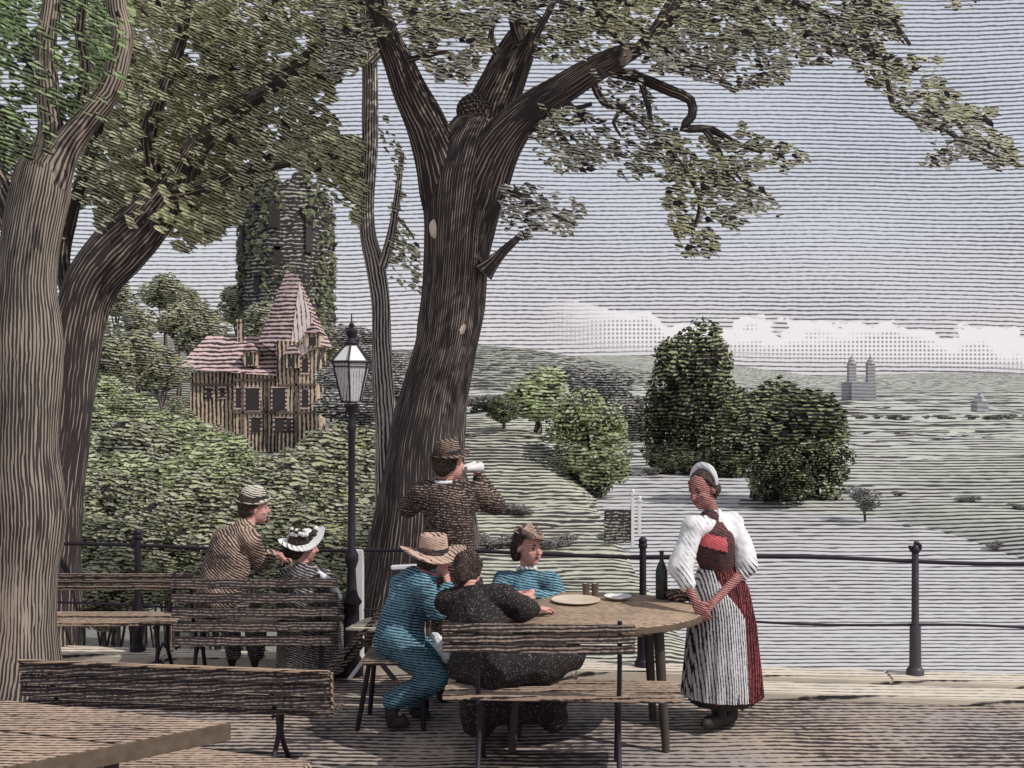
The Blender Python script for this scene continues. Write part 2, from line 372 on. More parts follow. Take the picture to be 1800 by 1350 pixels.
class Blob(G):
    """overlapping rounded volumes fused into one continuous skin by a voxel remesh"""
    def cap(s, a, ra, b, rb, flat=1.0, fdir=None):
        a, b = Vector(a), Vector(b); n = 8
        for i in range(n + 1):
            pass
        d = (b - a)
        if d.length < 1e-4: return s.ball(a, ra)
        x = d.normalized(); ref = Vector(fdir) if fdir is not None else (Vector((0, 0, 1)) if abs(x.z) < 0.9 else Vector((0, 1, 0)))
        y = (ref - x * ref.dot(x)).normalized(); z = x.cross(y)
        rings = []
        seg = 14
        for k in range(5): t = PI / 2 * (1 - k / 4); rings.append((a - x * ra * math.sin(t), max(ra * math.cos(t), 1e-4)))
        for k in range(5): t = PI / 2 * k / 4; rings.append((b + x * rb * math.sin(t), max(rb * math.cos(t), 1e-4)))
        vs_ = [c + y * math.cos(2 * PI * k / seg) * r * flat + z * math.sin(2 * PI * k / seg) * r for c, r in rings for k in range(seg)]
        fs = [(i * seg + k, i * seg + (k + 1) % seg, (i + 1) * seg + (k + 1) % seg, (i + 1) * seg + k) for i in range(len(rings) - 1) for k in range(seg)]
        fs.append(tuple(reversed(range(seg)))); fs.append(tuple((len(rings) - 1) * seg + k for k in range(seg)))
        return s.add(vs_, fs)
    def chain(s, pts, flat=1.0, fdir=None):
        """pts [(point, radius)]"""
        for (a, ra), (b, rb) in zip(pts, pts[1:]): s.cap(a, ra, b, rb, flat, fdir)
        return s
    def fuse(s, voxel=0.007, sm=3, fold=0.0, fscale=9.0):
        me = s.mesh('tmp', Vector((0, 0, 0))); ob = bpy.data.objects.new('tmp', me); COL.objects.link(ob)
        md = ob.modifiers.new('r', 'REMESH'); md.mode = 'VOXEL'; md.voxel_size = voxel; md.adaptivity = 0
        m2 = ob.modifiers.new('s', 'SMOOTH'); m2.factor = 0.5; m2.iterations = sm
        dg = bpy.context.evaluated_depsgraph_get(); ev = ob.evaluated_get(dg)
        out = bpy.data.meshes.new_from_object(ev)
        nv = [v.co.copy() for v in out.vertices]
        if fold:
            for i, v in enumerate(out.vertices):
                c = v.co
                k = noise.noise(Vector((c.x * fscale, c.y * fscale, c.z * fscale * 0.55))) + 0.5 * noise.noise(c * fscale * 2.3)
                nv[i] = c + v.normal * fold * k
        r = G(); r.v = nv; r.f = [tuple(p.vertices) for p in out.polygons]
        bpy.data.objects.remove(ob); bpy.data.meshes.remove(me); bpy.data.meshes.remove(out)
        return r


def leafset(g, c, size, nrm, along, rng):
    """one pointed leaf or spray, folded along its rib"""
    c = Vector(c); a = along.normalized(); n = (nrm - a * nrm.dot(a)).normalized(); b = a.cross(n)
    w_ = size * rng.uniform(0.22, 0.38); j = rng.uniform(-0.2, 0.2); k = rng.uniform(0.6, 1.1)
    g.add([c - a * size * 0.5, c - a * size * (0.15 + j) + b * w_ + n * w_ * 0.3, c + a * size * 0.22 + b * w_ * 0.55 * k, c + a * size * 0.6,
           c + a * size * (0.15 - j) - b * w_ * 0.75 * k + n * w_ * 0.3, c - a * size * 0.2 - b * w_], [(0, 1, 2, 3), (0, 3, 4, 5)])


def rv(rng): return Vector((rng.gauss(0, 1), rng.gauss(0, 1), rng.gauss(0, 1))).normalized()


# ------------------------------------------------------------ the land
def lerp_tab(tab, x):
    if x <= tab[0][0]: return tab[0][1]
    for (a, va), (b, vb) in zip(tab, tab[1:]):
        if x <= b:
            t = (math.log(x) - math.log(a)) / (math.log(b) - math.log(a)); return va + (vb - va) * t
    return tab[-1][1]


def sst(x, a, b):
    t = max(0, min(1, (x - a) / (b - a))); return t * t * (3 - 2 * t)


LT = [(9, -1.0), (14, -1.6), (30, -2.2), (75, -3.2), (108, -4.6), (130, -1), (200, 8), (380, 18), (800, 14), (1500, -18), (9000, -24)]
RT = [(9, -1.2), (14, -5), (30, -14), (60, -22), (90, -27), (320, -27), (345, -23.4), (9000, -22)]


def ground(x, y):
    k = max(0, y - 40); L = 1 - sst(x, -4 - 0.05 * y - 0.16 * k, 2 + 0.04 * y - 0.11 * k)
    z = lerp_tab(LT, y) * L + lerp_tab(RT, y) * (1 - L)
    if 75 < y < 345:                                   # banks of the river
        z += (1 - L) * 4.2 * (1 - sst(x, 14, 24)) * sst(y, 75, 110)
        z += (1 - L) * (5.5 * sst(x, 66, 84) + 12 * sst(x, 80, 260)) * sst(y, 75, 120) * (1 - 0.6 * sst(y, 250, 345))
        z += 5.0 * math.exp(-((x - 60) / 16) ** 2 - ((y - 246) / 22) ** 2)
    if y > 200: z += (1 - L) * 13 * (1 - sst(x, 6, 24)) * sst(y, 230, 300) * (1 - sst(y, 420, 700))
    # far hills
    z += 82 * math.exp(-((x + 60) / 320) ** 2 - ((y - 1700) / 420) ** 2)
    z += 130 * math.exp(-((x - 600) / 900) ** 2 - ((y - 5600) / 900) ** 2)
    z += 90 * math.exp(-((x - 2600) / 1400) ** 2 - ((y - 6800) / 900) ** 2)
    z += 170 * math.exp(-((x + 1600) / 1800) ** 2 - ((y - 6000) / 900) ** 2)
    if y > 30: z += min(1.5, y * 0.006) * noise.noise(Vector((x * 0.05, y * 0.03, 1)))
    return z


g = G(); rows = []
y = 9.15
while y < 9500: rows.append(y); y *= 1.028
cols = 150; vs_ = []; fs = []; uvs = []
for j, yy in enumerate(rows):
    for i in range(cols + 1):
        a = -0.95 + 1.9 * i / cols; x = a * yy * (1.0 if yy > 30 else 1 + (30 - yy) * 0.03)
        vs_.append((x, yy, ground(x, yy)))
for j in range(len(rows) - 1):
    for i in range(cols):
        k = j * (cols + 1) + i; fs.append((k, k + 1, k + cols + 2, k + cols + 1))
# furrow numbers run with the slope: closer rows far off
def furrow(x, yy, z): return 28 * 285 / yy - (z + 24) * (1.3 if yy < 600 else 0.28)   # ploughed rows, and terraces that follow the slopes
for f in fs: uvs.append([(vs_[k][0] / vs_[k][1] * 30, furrow(*vs_[k])) for k in f])
g.add(vs_, fs, uvs)
o = g.link('valley_ground', [M['valley'], M['slope'], M['bank']]); setp(o, kind='structure')
for p in o.data.polygons:
    c_ = p.center; kk = max(0, c_.y - 40); edge = 2 + 0.02 * c_.y - 0.125 * kk + 6 * noise.noise(Vector((c_.x * 0.1, c_.y * 0.05, 0))) if c_.y < 600 else -1e9
    far = 900 < c_.y < 2600 and -500 < c_.x < 330 and c_.z > -4
    if c_.x < edge or far: p.material_index = 1
    elif 60 < c_.y < 330 and c_.x < 24 + 5 * noise.noise(Vector((c_.y * 0.03, 0, 0))) and c_.z > -24.3: p.material_index = 2

g = G(); vs_ = []; fs = []; uvs = []; rw = [80 * 1.02 ** j for j in range(75)]
for yy in rw:
    for i in range(31): vs_.append((5 + (95 + yy * 0.15) * i / 30, yy, -24.0))
for j in range(len(rw) - 1):
    for i in range(30):
        k = j * 31 + i; fs.append((k, k + 1, k + 32, k + 31))
for f in fs: uvs.append([(vs_[k][0] / vs_[k][1] * 30, furrow(*vs_[k])) for k in f])
g.add(vs_, fs, uvs)
o = g.link('river', M['water']); setp(o, kind='structure')


# terrace: a slab following the railing, 9 m deep behind the camera
RAIL_A, RAIL_B = (240, 8.6), (1610, 7.9)


def rail_pt(px, off=0.0, z=0.0):
    t = (px - RAIL_A[0]) / (RAIL_B[0] - RAIL_A[0]); xa, ya = (RAIL_A[0] - 900) / F * RAIL_A[1], RAIL_A[1]
    xb, yb = (RAIL_B[0] - 900) / F * RAIL_B[1], RAIL_B[1]
    # solve on the line for the point seen at px
    dx, dy = xb - xa, yb - ya; k = (px - 900) / F
    s = (k * ya - xa) / (dx - k * dy); n = Vector((-dy, dx, 0)).normalized()
    return Vector((xa + dx * s, ya + dy * s, z)) + n * off


rd = (rail_pt(1610) - rail_pt(240)).normalized(); rn = Vector((-rd.y, rd.x, 0))
g = G(); c0 = rail_pt(900)
NX, NY = 60, 40
vs_ = []; fs = []
for j in range(NY + 1):
    for i in range(NX + 1):
        p = c0 + rd * (-12 + 24 * i / NX) + rn * (-0.05 - 17.0 * (1 - j / NY))
        zz = 0.012 * noise.noise(Vector((p.x * 0.9, p.y * 0.9, 3))) * (1 if j < NY - 2 else 0)
        vs_.append((p.x, p.y, zz))
for j in range(NY):
    for i in range(NX):
        k = j * (NX + 1) + i; fs.append((k, k + 1, k + NX + 2, k + NX + 1))
g.add(vs_, fs)
o = g.link('terrace_ground', M['terrace']); setp(o, kind='structure')
# kerb stones along the edge, and the retaining face below
g = G(); x = -12.0; rng = random.Random(3)
while x < 12:
    L_ = rng.uniform(1.5, 2.3); a = c0 + rd * (x + 0.0008) + rn * 0.0; b = c0 + rd * (x + L_ - 0.0008) + rn * 0.0
    g.board(Vector((a.x, a.y, 0.02)), Vector((b.x, b.y, 0.02)), 0.26, 0.12, bevel=0.012); x += L_
o = g.link('kerb', M['kerb']); setp(o, kind='structure')
g = G()
a = c0 + rd * -12 + rn * 0.0; b = c0 + rd * 12 + rn * 0.0
g.board(Vector((a.x, a.y, -3.04)), Vector((b.x, b.y, -3.04)), 0.24, 5.99, bevel=0)
t = Thing('retaining_wall', 'rough stone retaining wall under the edge of the terrace, below the iron railing', 'wall', (c0.x, c0.y, -6))
t.part('wall_face', g, M['kerb'], smooth=False)
# shallow paved step running along the kerb on the right
g = G(); a = rail_pt(1290, -0.30, 0.02); b = rail_pt(2500, -0.30, 0.02)
g.board(a, b, 0.30, 0.05, bevel=0.008); o = g.link('paved_edge', M['kerb']); setp(o, kind='structure')

# ------------------------------------------------------------ railing
t = Thing('railing', 'thin black iron railing with two bars along the edge of the terrace', 'railing', rail_pt(900))
g = G()
pr = [rail_pt(px, 0.02, 0.87 + 0.012 * math.sin(px * 0.01)) for px in range(-500, 2500, 60)]
g.tube(pr, 0.0145, 9); t.part('top_rail', g, M['iron'])
g = G(); pr = [rail_pt(px, 0.02, 0.42 + 0.012 * math.sin(px * 0.012)) for px in range(-500, 2500, 60)]
g.tube(pr, 0.009, 9); t.part('lower_rail', g, M['iron'])
for px in (-160, 240, 1130, 1610, 2080):
    b = rail_pt(px, 0.02, 0.08); g = G()
    g.tube([b, b + Vector((0, 0, 0.34))], [0.042, 0.038], 12); g.tube([b + Vector((0, 0, 0.34)), b + Vector((0.0, 0, 0.84))], [0.026, 0.024], 12)
    g.lathe(b, [(0.06, 0), (0.06, 0.03), (0.045, 0.05)], 14)
    po = t.part('post', g, M['iron_grey'] if px == 1610 else M['iron'])
    g = G(); top = b + Vector((0, 0, 0.85))
    g.lathe(top, [(0.012, -0.02), (0.03, 0.0), (0.034, 0.02), (0.02, 0.04), (0.012, 0.05)], 12)
    if px == 1610:   # scrolled head
        g.tube([top + Vector((0.035 * math.cos(a_), 0, 0.035 + 0.030 * math.sin(a_))) * 1 for a_ in [R(q) for q in range(-200, 120, 30)]], 0.013, 9)
    else: g.ball(top + Vector((0, 0, 0.045)), 0.032)
    t.part('knob', g, M['iron'], po)
b = rail_pt(631, 0.02, 0.08); g = G(); g.box(b + Vector((0, 0, 0.40)), (0.06, 0.06, 0.80), None, 0.006)  # sunlit post: the light on it is given as white colour
t.part('post', g, M['wood_white'], label='square post of the railing, its sunlight put into the white colour')

# ------------------------------------------------------------ big trees
def foliage(name, thing, mat, regions, drange, dens, size, rng, flow=(1, 0, -0.3), above=None, twigs=None, face=0.6):
    """regions: polygons in photograph pixels, filled with leaves between two distances"""
    g = G()
    for poly, k in regions:
        xs = [p[0] for p in poly]; ys = [p[1] for p in poly]
        area = abs(sum(poly[i][0] * poly[(i + 1) % len(poly)][1] - poly[(i + 1) % len(poly)][0] * poly[i][1] for i in range(len(poly)))) / 2
        n = int(area * dens * k); made = 0; tries = 0
        off = rng.uniform(0, 50)
        while made < n and tries < n * 8:
            tries += 1
            x = rng.uniform(min(xs), max(xs)); y = rng.uniform(min(ys), max(ys)); ins = False
            xx = x + 14 * noise.noise(Vector((x * 0.03, y * 0.03, off))); yy = y + 14 * noise.noise(Vector((x * 0.03, y * 0.03, off + 9)))
            for i in range(len(poly)):
                x1, y1 = poly[i]; x2, y2 = poly[(i + 1) % len(poly)]
                if (y1 > yy) != (y2 > yy) and xx < (x2 - x1) * (yy - y1) / (y2 - y1) + x1: ins = not ins
            if not ins: continue
            if noise.noise(Vector((x * 0.022, y * 0.028, off))) < -0.22 and rng.random() < 0.75: continue
            made += 1
            D = rng.uniform(*drange)
            p = P(x, y, D); fl = (Vector(flow) + rv(rng) * 0.6); nr = (Vector((0.2, -1, 0.5)) * face + rv(rng) * 0.7)
            leafset(g, p, size * rng.uniform(0.65, 1.35), nr, fl, rng)
    if above:
        for (cx_, cy_, cz_, rx, ry, rz, n) in above:
            for _ in range(n):
                q = rv(rng) * (rng.random() ** 0.4); p = Vector((cx_ + q.x * rx, cy_ + q.y * ry, cz_ + q.z * rz))
                leafset(g, p, size * rng.uniform(1.2, 2.2), rv(rng), Vector(flow) + rv(rng), rng)
    return thing.part(name, g, mat, smooth=False)


def limb(g, pts, D, seg=14, lump=0.12, lines=0.03, seed=0, dd=0.0):
    """pts [(px, py, half width px)] at distance D, drifting dd over its length"""
    n = len(pts); pp = [P(a, b, D + dd * i / (n - 1)) for i, (a, b, c) in enumerate(pts)]
    rr = [c / F * (D + dd * i / (n - 1)) for i, (a, b, c) in enumerate(pts)]
    g.tube(pp, rr, seg, True, lump, lines, seed)


rng = random.Random(11)
# --- the great tree in the middle
DT = 9.05
t_main = Thing('old_oak', 'great dark leaning oak with a forked trunk behind the railing in the middle', 'tree', (P(740, 1180, DT).x, DT, ground(-0.7, 9.2)))
g = G()
limb(g, [(728, 1420, 165), (732, 1250, 145), (736, 1120, 124), (742, 1000, 100), (747, 900, 86), (746, 800, 70), (762, 700, 60), (786, 600, 54), (799, 500, 56), (806, 400, 61), (816, 320, 70), (830, 265, 66), (850, 215, 44)], DT, 48, 0.10, 0.029, 1)
limb(g, [(803, 470, 46), (796, 400, 47), (784, 330, 46), (770, 275, 41), (752, 225, 36), (722, 165, 32), (700, 110, 27), (678, 60, 22), (660, 0, 19), (640, -90, 15), (600, -220, 10)], DT + 0.10, 26, 0.10, 0.027, 2, -0.65)
limb(g, [(815, 400, 50), (828, 330, 52), (842, 270, 50), (858, 205, 46), (882, 150, 39), (902, 105, 34), (925, 62, 27), (931, 52, 22)], DT + 0.06, 28, 0.12, 0.027, 3)
limb(g, [(806, 470, 46), (820, 400, 50), (842, 330, 50), (868, 270, 44), (900, 225, 36), (935, 190, 30), (985, 160, 26), (1040, 125, 23), (1088, 100, 20), (1094, 97, 17)], DT + 0.10, 26, 0.10, 0.027, 4, -0.75)
g.ball(P(836, 195, DT - 0.05), (0.155, 0.15, 0.14), sub=3)
limb(g, [(850, 480, 20), (866, 462, 13), (884, 442, 9), (915, 414, 5)], DT - 0.2, 12, 0.15, 0.03, 5)
for k, pts in enumerate([
        [(915, 75, 12), (905, 40, 11), (908, 0, 9), (895, -70, 7), (870, -200, 5)],
        [(935, 75, 8), (960, 30, 6), (985, -20, 5), (1010, -80, 4)],
        [(875, 95, 8), (862, 70, 6), (868, 40, 4)],
        [(1070, 118, 14), (1110, 96, 12), (1150, 60, 13), (1180, 20, 17), (1220, -40, 20), (1270, -130, 22)],
        [(1075, 128, 10), (1125, 138, 11), (1180, 160, 10), (1214, 176, 9), (1216, 205, 8), (1200, 226, 7), (1250, 228, 7), (1290, 250, 5), (1340, 268, 3)],
        [(1240, 230, 6), (1262, 262, 5), (1280, 300, 4), (1300, 328, 3), (1340, 345, 2)],
        [(1045, 150, 7), (1062, 180, 7), (1095, 190, 6), (1130, 215, 5), (1165, 250, 5), (1205, 300, 4), (1230, 350, 4), (1222, 400, 3)],
        [(1092, 195, 5), (1078, 215, 3), (1092, 240, 2)],
        [(1150, 60, 7), (1165, 85, 6), (1200, 112, 5), (1250, 125, 4), (1280, 155, 3)],
        [(1215, -30, 10), (1330, -10, 8), (1440, 20, 7), (1520, 60, 6), (1555, 120, 5), (1570, 185, 5), (1600, 205, 4), (1650, 225, 4), (1710, 255, 3), (1770, 282, 2)],
        [(1520, 60, 5), (1560, 30, 4), (1600, 80, 3)], [(1650, 225, 3), (1700, 205, 3), (1740, 215, 2)],
        [(985, 170, 7), (1010, 190, 5), (1040, 182, 4)], [(960, 190, 6), (985, 235, 5), (1010, 265, 3), (1050, 285, 2)],
        [(880, 330, 8), (915, 345, 6), (960, 372, 4), (1010, 395, 2)], [(1120, 95, 7), (1080, 60, 6), (1050, 20, 5), (1040, -30, 4)],
        [(700, 110, 7), (740, 100, 5), (790, 90, 3)], [(1125, 138, 6), (1140, 190, 5), (1150, 235, 4), (1190, 262, 3)]]):
    limb(g, pts, DT - 0.35 - 0.05 * (k % 4), 9, 0.18, 0.022, 10 + k)
t_main.part('trunk', g, M['bark_dark'])
for (px, py, rx, rz) in ((768, 402, 0.062, 0.085), (806, 577, 0.055, 0.06), (905, 232, 0.05, 0.045)):
    # the ray meets the bark a little in front of the axis
    cxp = {768: (806, 60), 806: (789, 54), 905: (900, 34)}[px]
    off = (px - cxp[0]) / F * DT; rr_ = cxp[1] / F * DT; dep = DT - math.sqrt(max(rr_ * rr_ - off * off, 0.002)) * 0.98
    g = G(); g.ball(P(px, py, dep), (rx, 0.018, rz), sub=3)
    for i, v in enumerate(g.v): g.v[i] = v + Vector((1, 0, 0.6)) * 0.012 * noise.noise(v * 30)
    t_main.part('bark_scar', g, M['scar'])
REG = [
    ([(560, -60), (720, -70), (730, 30), (690, 60), (650, 90), (620, 130), (585, 150), (560, 60)], 1.6),
    ([(700, -60), (1480, -70), (1560, 20), (1500, 80), (1400, 100), (1330, 70), (1200, 60), (1130, 40), (1060, 70), (950, 60), (900, 30), (840, 55), (760, 70), (700, 30)], 1.6),
    ([(720, 20), (870, 25), (875, 60), (840, 120), (820, 150), (770, 150), (740, 110), (715, 75)], 1.4),
    ([(940, 60), (1130, 40), (1210, 70), (1190, 120), (1120, 110), (1080, 80), (1010, 100), (950, 120)], 1.0),
    ([(1130, 80), (1320, 50), (1480, 60), (1560, 90), (1480, 110), (1400, 108), (1360, 150), (1300, 165), (1230, 140), (1150, 130)], 1.05),
    ([(1480, -20), (1570, -10), (1600, 60), (1570, 90), (1650, 100), (1660, 150), (1690, 160), (1690, 190), (1760, 190), (1740, 230), (1780, 250), (1800, 300), (1740, 300), (1700, 270), (1660, 300), (1615, 290), (1640, 240), (1580, 200), (1540, 150), (1500, 110)], 1.15),
    ([(1660, -20), (1720, -15), (1705, 18), (1670, 12)], 0.8),
    ([(950, 180), (1010, 185), (1060, 215), (1070, 260), (1060, 300), (1000, 310), (960, 290), (930, 250)], 1.0),
    ([(880, 320), (960, 330), (1030, 370), (1015, 400), (980, 415), (940, 400), (920, 420), (890, 400)], 1.0),
    ([(1030, 130), (1100, 120), (1150, 170), (1180, 220), (1150, 250), (1100, 230), (1060, 180)], 0.55),
    ([(1050, 240), (1180, 225), (1280, 240), (1330, 240), (1420, 270), (1400, 295), (1340, 290), (1280, 310), (1200, 320), (1090, 310)], 1.0),
    ([(1175, 300), (1300, 300), (1375, 365), (1370, 382), (1310, 370), (1310, 410), (1250, 395), (1270, 450), (1190, 450), (1190, 400), (1165, 390)], 1.0),
    ([(1300, 200), (1330, 250), (1290, 260)], 0.7)]
foliage('crown', t_main, M['leaf'], REG, (8.0, 9.6), 0.026, 0.072, rng, (1, 0, -0.28),
        above=[(0.8, 9.2, 6.6, 3.6, 2.2, 1.3, 800)])

# --- slender stem left of it
t = Thing('young_tree', 'tall slender pale stemmed tree between the lantern and the great oak', 'tree', (P(683, 1000, 9.7).x, 9.7, ground(-1, 9.7)))
g = G()
limb(g, [(690, 1250, 30.7), (686, 1000, 26.0), (683, 820, 22.4), (676, 700, 18.9), (670, 600, 16.5), (668, 530, 16.5), (660, 470, 17.7), (648, 420, 14.2), (645, 360, 13.0), (650, 250, 14.2), (650, 130, 14.2), (648, 40, 14.2), (640, -80, 11.8), (650, -200, 9.4)], 9.7, 16, 0.14, 0.03, 31)
limb(g, [(672, 470, 9.4), (684, 430, 8.3), (692, 390, 7.1), (700, 330, 5.9), (708, 268, 3.5)], 9.65, 10, 0.15, 0.025, 32)
limb(g, [(694, 380, 3.5), (715, 400, 2.4), (728, 420, 1.8)], 9.65, 9, 0.1, 0.02, 33)
limb(g, [(652, 110, 8.3), (690, 70, 7.1), (740, 40, 4.7), (770, 0, 3.5)], 9.6, 10, 0.15, 0.025, 34)
t.part('trunk', g, M['bark_grey'])
foliage('crown', t, M['leaf_left'], [([(665, 190), (705, 230), (712, 290), (700, 380), (735, 430), (748, 520), (700, 500), (680, 440), (700, 320), (665, 250)], 0.75),
                                     ([(560, 40), (640, 30), (640, 100), (600, 120), (565, 100)], 0.8)], (9.4, 10.4), 0.024, 0.072, rng, (1, 0, -0.7))

# --- pale tree at the left edge, in front
DL = 7.15
t = Thing('pale_tree', 'thick pale brown tree trunk at the left edge, forking high up', 'tree', (P(40, 1262, DL).x, DL, 0))
g = G()
limb(g, [(30, 1300, 112), (34, 1240, 90), (38, 1180, 68), (40, 1100, 57), (44, 1000, 54), (50, 900, 62), (44, 800, 57), (46, 700, 57), (50, 600, 60), (48, 500, 50), (55, 420, 50), (70, 340, 50), (80, 290, 44)], DL, 40, 0.08, 0.0225, 41)
limb(g, [(85, 320, 36), (115, 260, 26), (150, 215, 22), (190, 165, 20), (205, 120, 20), (215, 60, 18), (205, 0, 17), (225, -90, 15)], DL - 0.02, 22, 0.12, 0.0235, 42)
limb(g, [(70, 320, 34), (90, 240, 24), (85, 160, 20), (80, 80, 18), (90, 0, 16), (85, -90, 14)], DL + 0.05, 20, 0.12, 0.0235, 43)
limb(g, [(40, 420, 30), (0, 330, 20), (-30, 260, 16), (-60, 150, 12)], DL + 0.05, 18, 0.12, 0.03, 44)
limb(g, [(118, 262, 12), (140, 190, 10), (150, 120, 9), (140, 60, 8), (150, -20, 7)], DL + 0.1, 12, 0.12, 0.03, 45)
t.part('trunk', g, M['bark_pale'])
foliage('crown', t, M['leaf_green'], [([(-30, -60), (240, -60), (230, 60), (215, 150), (170, 215), (120, 260), (40, 290), (-30, 300)], 0.8)],
        (6.9, 8.0), 0.022, 0.080, rng, (1, 0, -0.6), above=[(-3.0, 6.6, 5.3, 2.4, 2.0, 0.9, 400)])

# --- dark tree behind it leaning right
DB = 8.9
t = Thing('leaning_tree', 'dark tree leaning to the right behind the pale trunk at the left edge', 'tree', (P(140, 1150, DB).x, DB, ground(-3, 9.2)))
g = G()
limb(g, [(80, 1300, 60), (90, 1100, 48), (100, 900, 42), (118, 760, 38), (128, 650, 40), (140, 560, 42), (165, 490, 46), (205, 440, 48), (245, 400, 44), (280, 360, 40), (310, 320, 34), (340, 260, 26), (400, 200, 18), (480, 150, 12), (560, 80, 8)], DB, 28, 0.12, 0.027, 51)
limb(g, [(240, 400, 20), (270, 330, 18), (260, 240, 15), (290, 150, 12), (320, 60, 10), (330, -60, 8)], DB, 14, 0.12, 0.03, 52)
limb(g, [(300, 345, 16), (360, 330, 12), (430, 300, 9), (500, 290, 6), (570, 260, 4)], DB - 0.1, 12, 0.12, 0.03, 53)
limb(g, [(140, 560, 16), (110, 470, 14), (125, 380, 12), (150, 300, 10), (180, 200, 8)], DB + 0.2, 12, 0.12, 0.03, 54)
t.part('trunk', g, M['bark_dark'])
foliage('crown', t, M['leaf_left'], [
    ([(150, -70), (640, -70), (625, 60), (640, 110), (590, 130), (585, 240), (640, 250), (640, 370), (590, 330), (540, 305), (490, 290), (440, 330), (430, 370), (360, 430), (320, 420), (260, 400), (200, 380), (180, 425), (150, 330), (140, 200)], 1.55),
    ([(180, 280), (330, 280), (410, 330), (430, 380), (370, 420), (330, 440), (260, 400), (190, 400)], 0.9),
    ([(500, 240), (640, 240), (640, 410), (610, 370), (560, 310)], 0.9),
    ([(-40, 240), (160, 230), (150, 330), (120, 420), (-40, 400)], 0.9)],
    (8.6, 11.0), 0.028, 0.095, rng, (1, 0, -0.45), above=[(-3.2, 9.6, 6.2, 2.8, 2.2, 1.1, 600)], face=1.5)


# ------------------------------------------------------------ trees of the hillside and the valley
def crown_mesh(name, seed, shape, mat, n=1500, lumps=9, leaf=0.16):
    """crown of unit radius about the origin: leaf clumps on and inside several lobes"""
    rg = random.Random(seed); g = G(); lob = []
    for i in range(lumps):
        q = rv(rg); lob.append((Vector((q.x * 0.55 * shape[0], q.y * 0.55, q.z * 0.6 * shape[1])), rg.uniform(0.34, 0.55)))
    lob.append((Vector((0, 0, 0)), 0.6))
    for i in range(n):
        c, r_ = lob[i % len(lob)]; q = rv(rg); q.z = q.z * (1.0 if q.z > 0 else 0.8)
        p = c + Vector((q.x * shape[0] ** 0.5, q.y, q.z * shape[1] ** 0.5)) * r_ * rg.uniform(0.72, 1.06)
        nr = q + rv(rg) * 0.5; al = Vector((1, 0.2, -0.15)) + rv(rg) * 0.6
        leafset(g, p, leaf * rg.uniform(0.6, 1.4), nr, al, rg)
    me = g.mesh(name, Vector((0, 0, 0))); me.materials.append(mat); return me


def core_mesh(seed, shape, r=0.62):
    pass


crowns = {
    'light': [crown_mesh('light_crown', s, (1, 1), M['tree_light'], 2400) for s in (1, 2)],
    'mid': [crown_mesh('mid_crown', s, (1, 1), M['tree_mid'], 2000) for s in (3, 4, 5)],
    'dark': [crown_mesh('dark_crown', s, (1, 1), M['tree_dark'], 3200, 12, 0.15) for s in (6, 7)],
    'tall': [crown_mesh('tall_crown', 8, (0.75, 1.7), M['tree_dark'], 4200, 14, 0.15)],
    'grey': [crown_mesh('grey_crown', 9, (1.3, 0.8), M['tree_grey'], 1600)]}
g = G(); g.tube([(0, 0, 0), (0.03, 0, 0.4), (-0.02, 0.02, 0.8), (0, 0, 1.25)], [0.16, 0.10, 0.07, 0.03], 9, True, 0.1, 0.1)
g.tube([(0, 0, 0.7), (0.2, 0.05, 1.0), (0.35, 0.1, 1.35)], [0.05, 0.035, 0.015], 9, True, 0.1, 0.1)
g.tube([(0, 0, 0.6), (-0.2, -0.05, 0.9), (-0.4, -0.1, 1.25)], [0.05, 0.035, 0.015], 9, True, 0.1, 0.1)
trunk_me = g.mesh('trunk', Vector((0, 0, 0))); trunk_me.materials.append(M['bark_dark'])


def wild_tree(name, px, py, D, rpx, kind, label, group=None, wide=1.0, rgz=0.0, variant=0, high=1.0):
    c = P(px, py, D); r = rpx / F * D; gz = ground(c.x, c.y)
    if high < 0.8: c.z = gz + r * high * 0.75
    gz = min(gz, c.z - r * 0.8)
    e = bpy.data.objects.new(name, None); COL.objects.link(e); e.location = (c.x, c.y, gz)
    setp(e, label, 'shrub' if 'shrub' in name or 'bush' in name else 'tree', group)
    lst = crowns[kind]; co = bpy.data.objects.new('crown', lst[variant % len(lst)]); COL.objects.link(co); co.parent = e
    co.location = (0, 0, c.z - gz); co.scale = (r * wide, r, r * high); co.rotation_euler = (0, 0, rgz)
    tr = bpy.data.objects.new('trunk', trunk_me); COL.objects.link(tr); tr.parent = e
    h = c.z - gz; tr.scale = (r * 0.8, r * 0.8, (h + 0.25 * r * min(high, 1)) / 1.36)
    return e


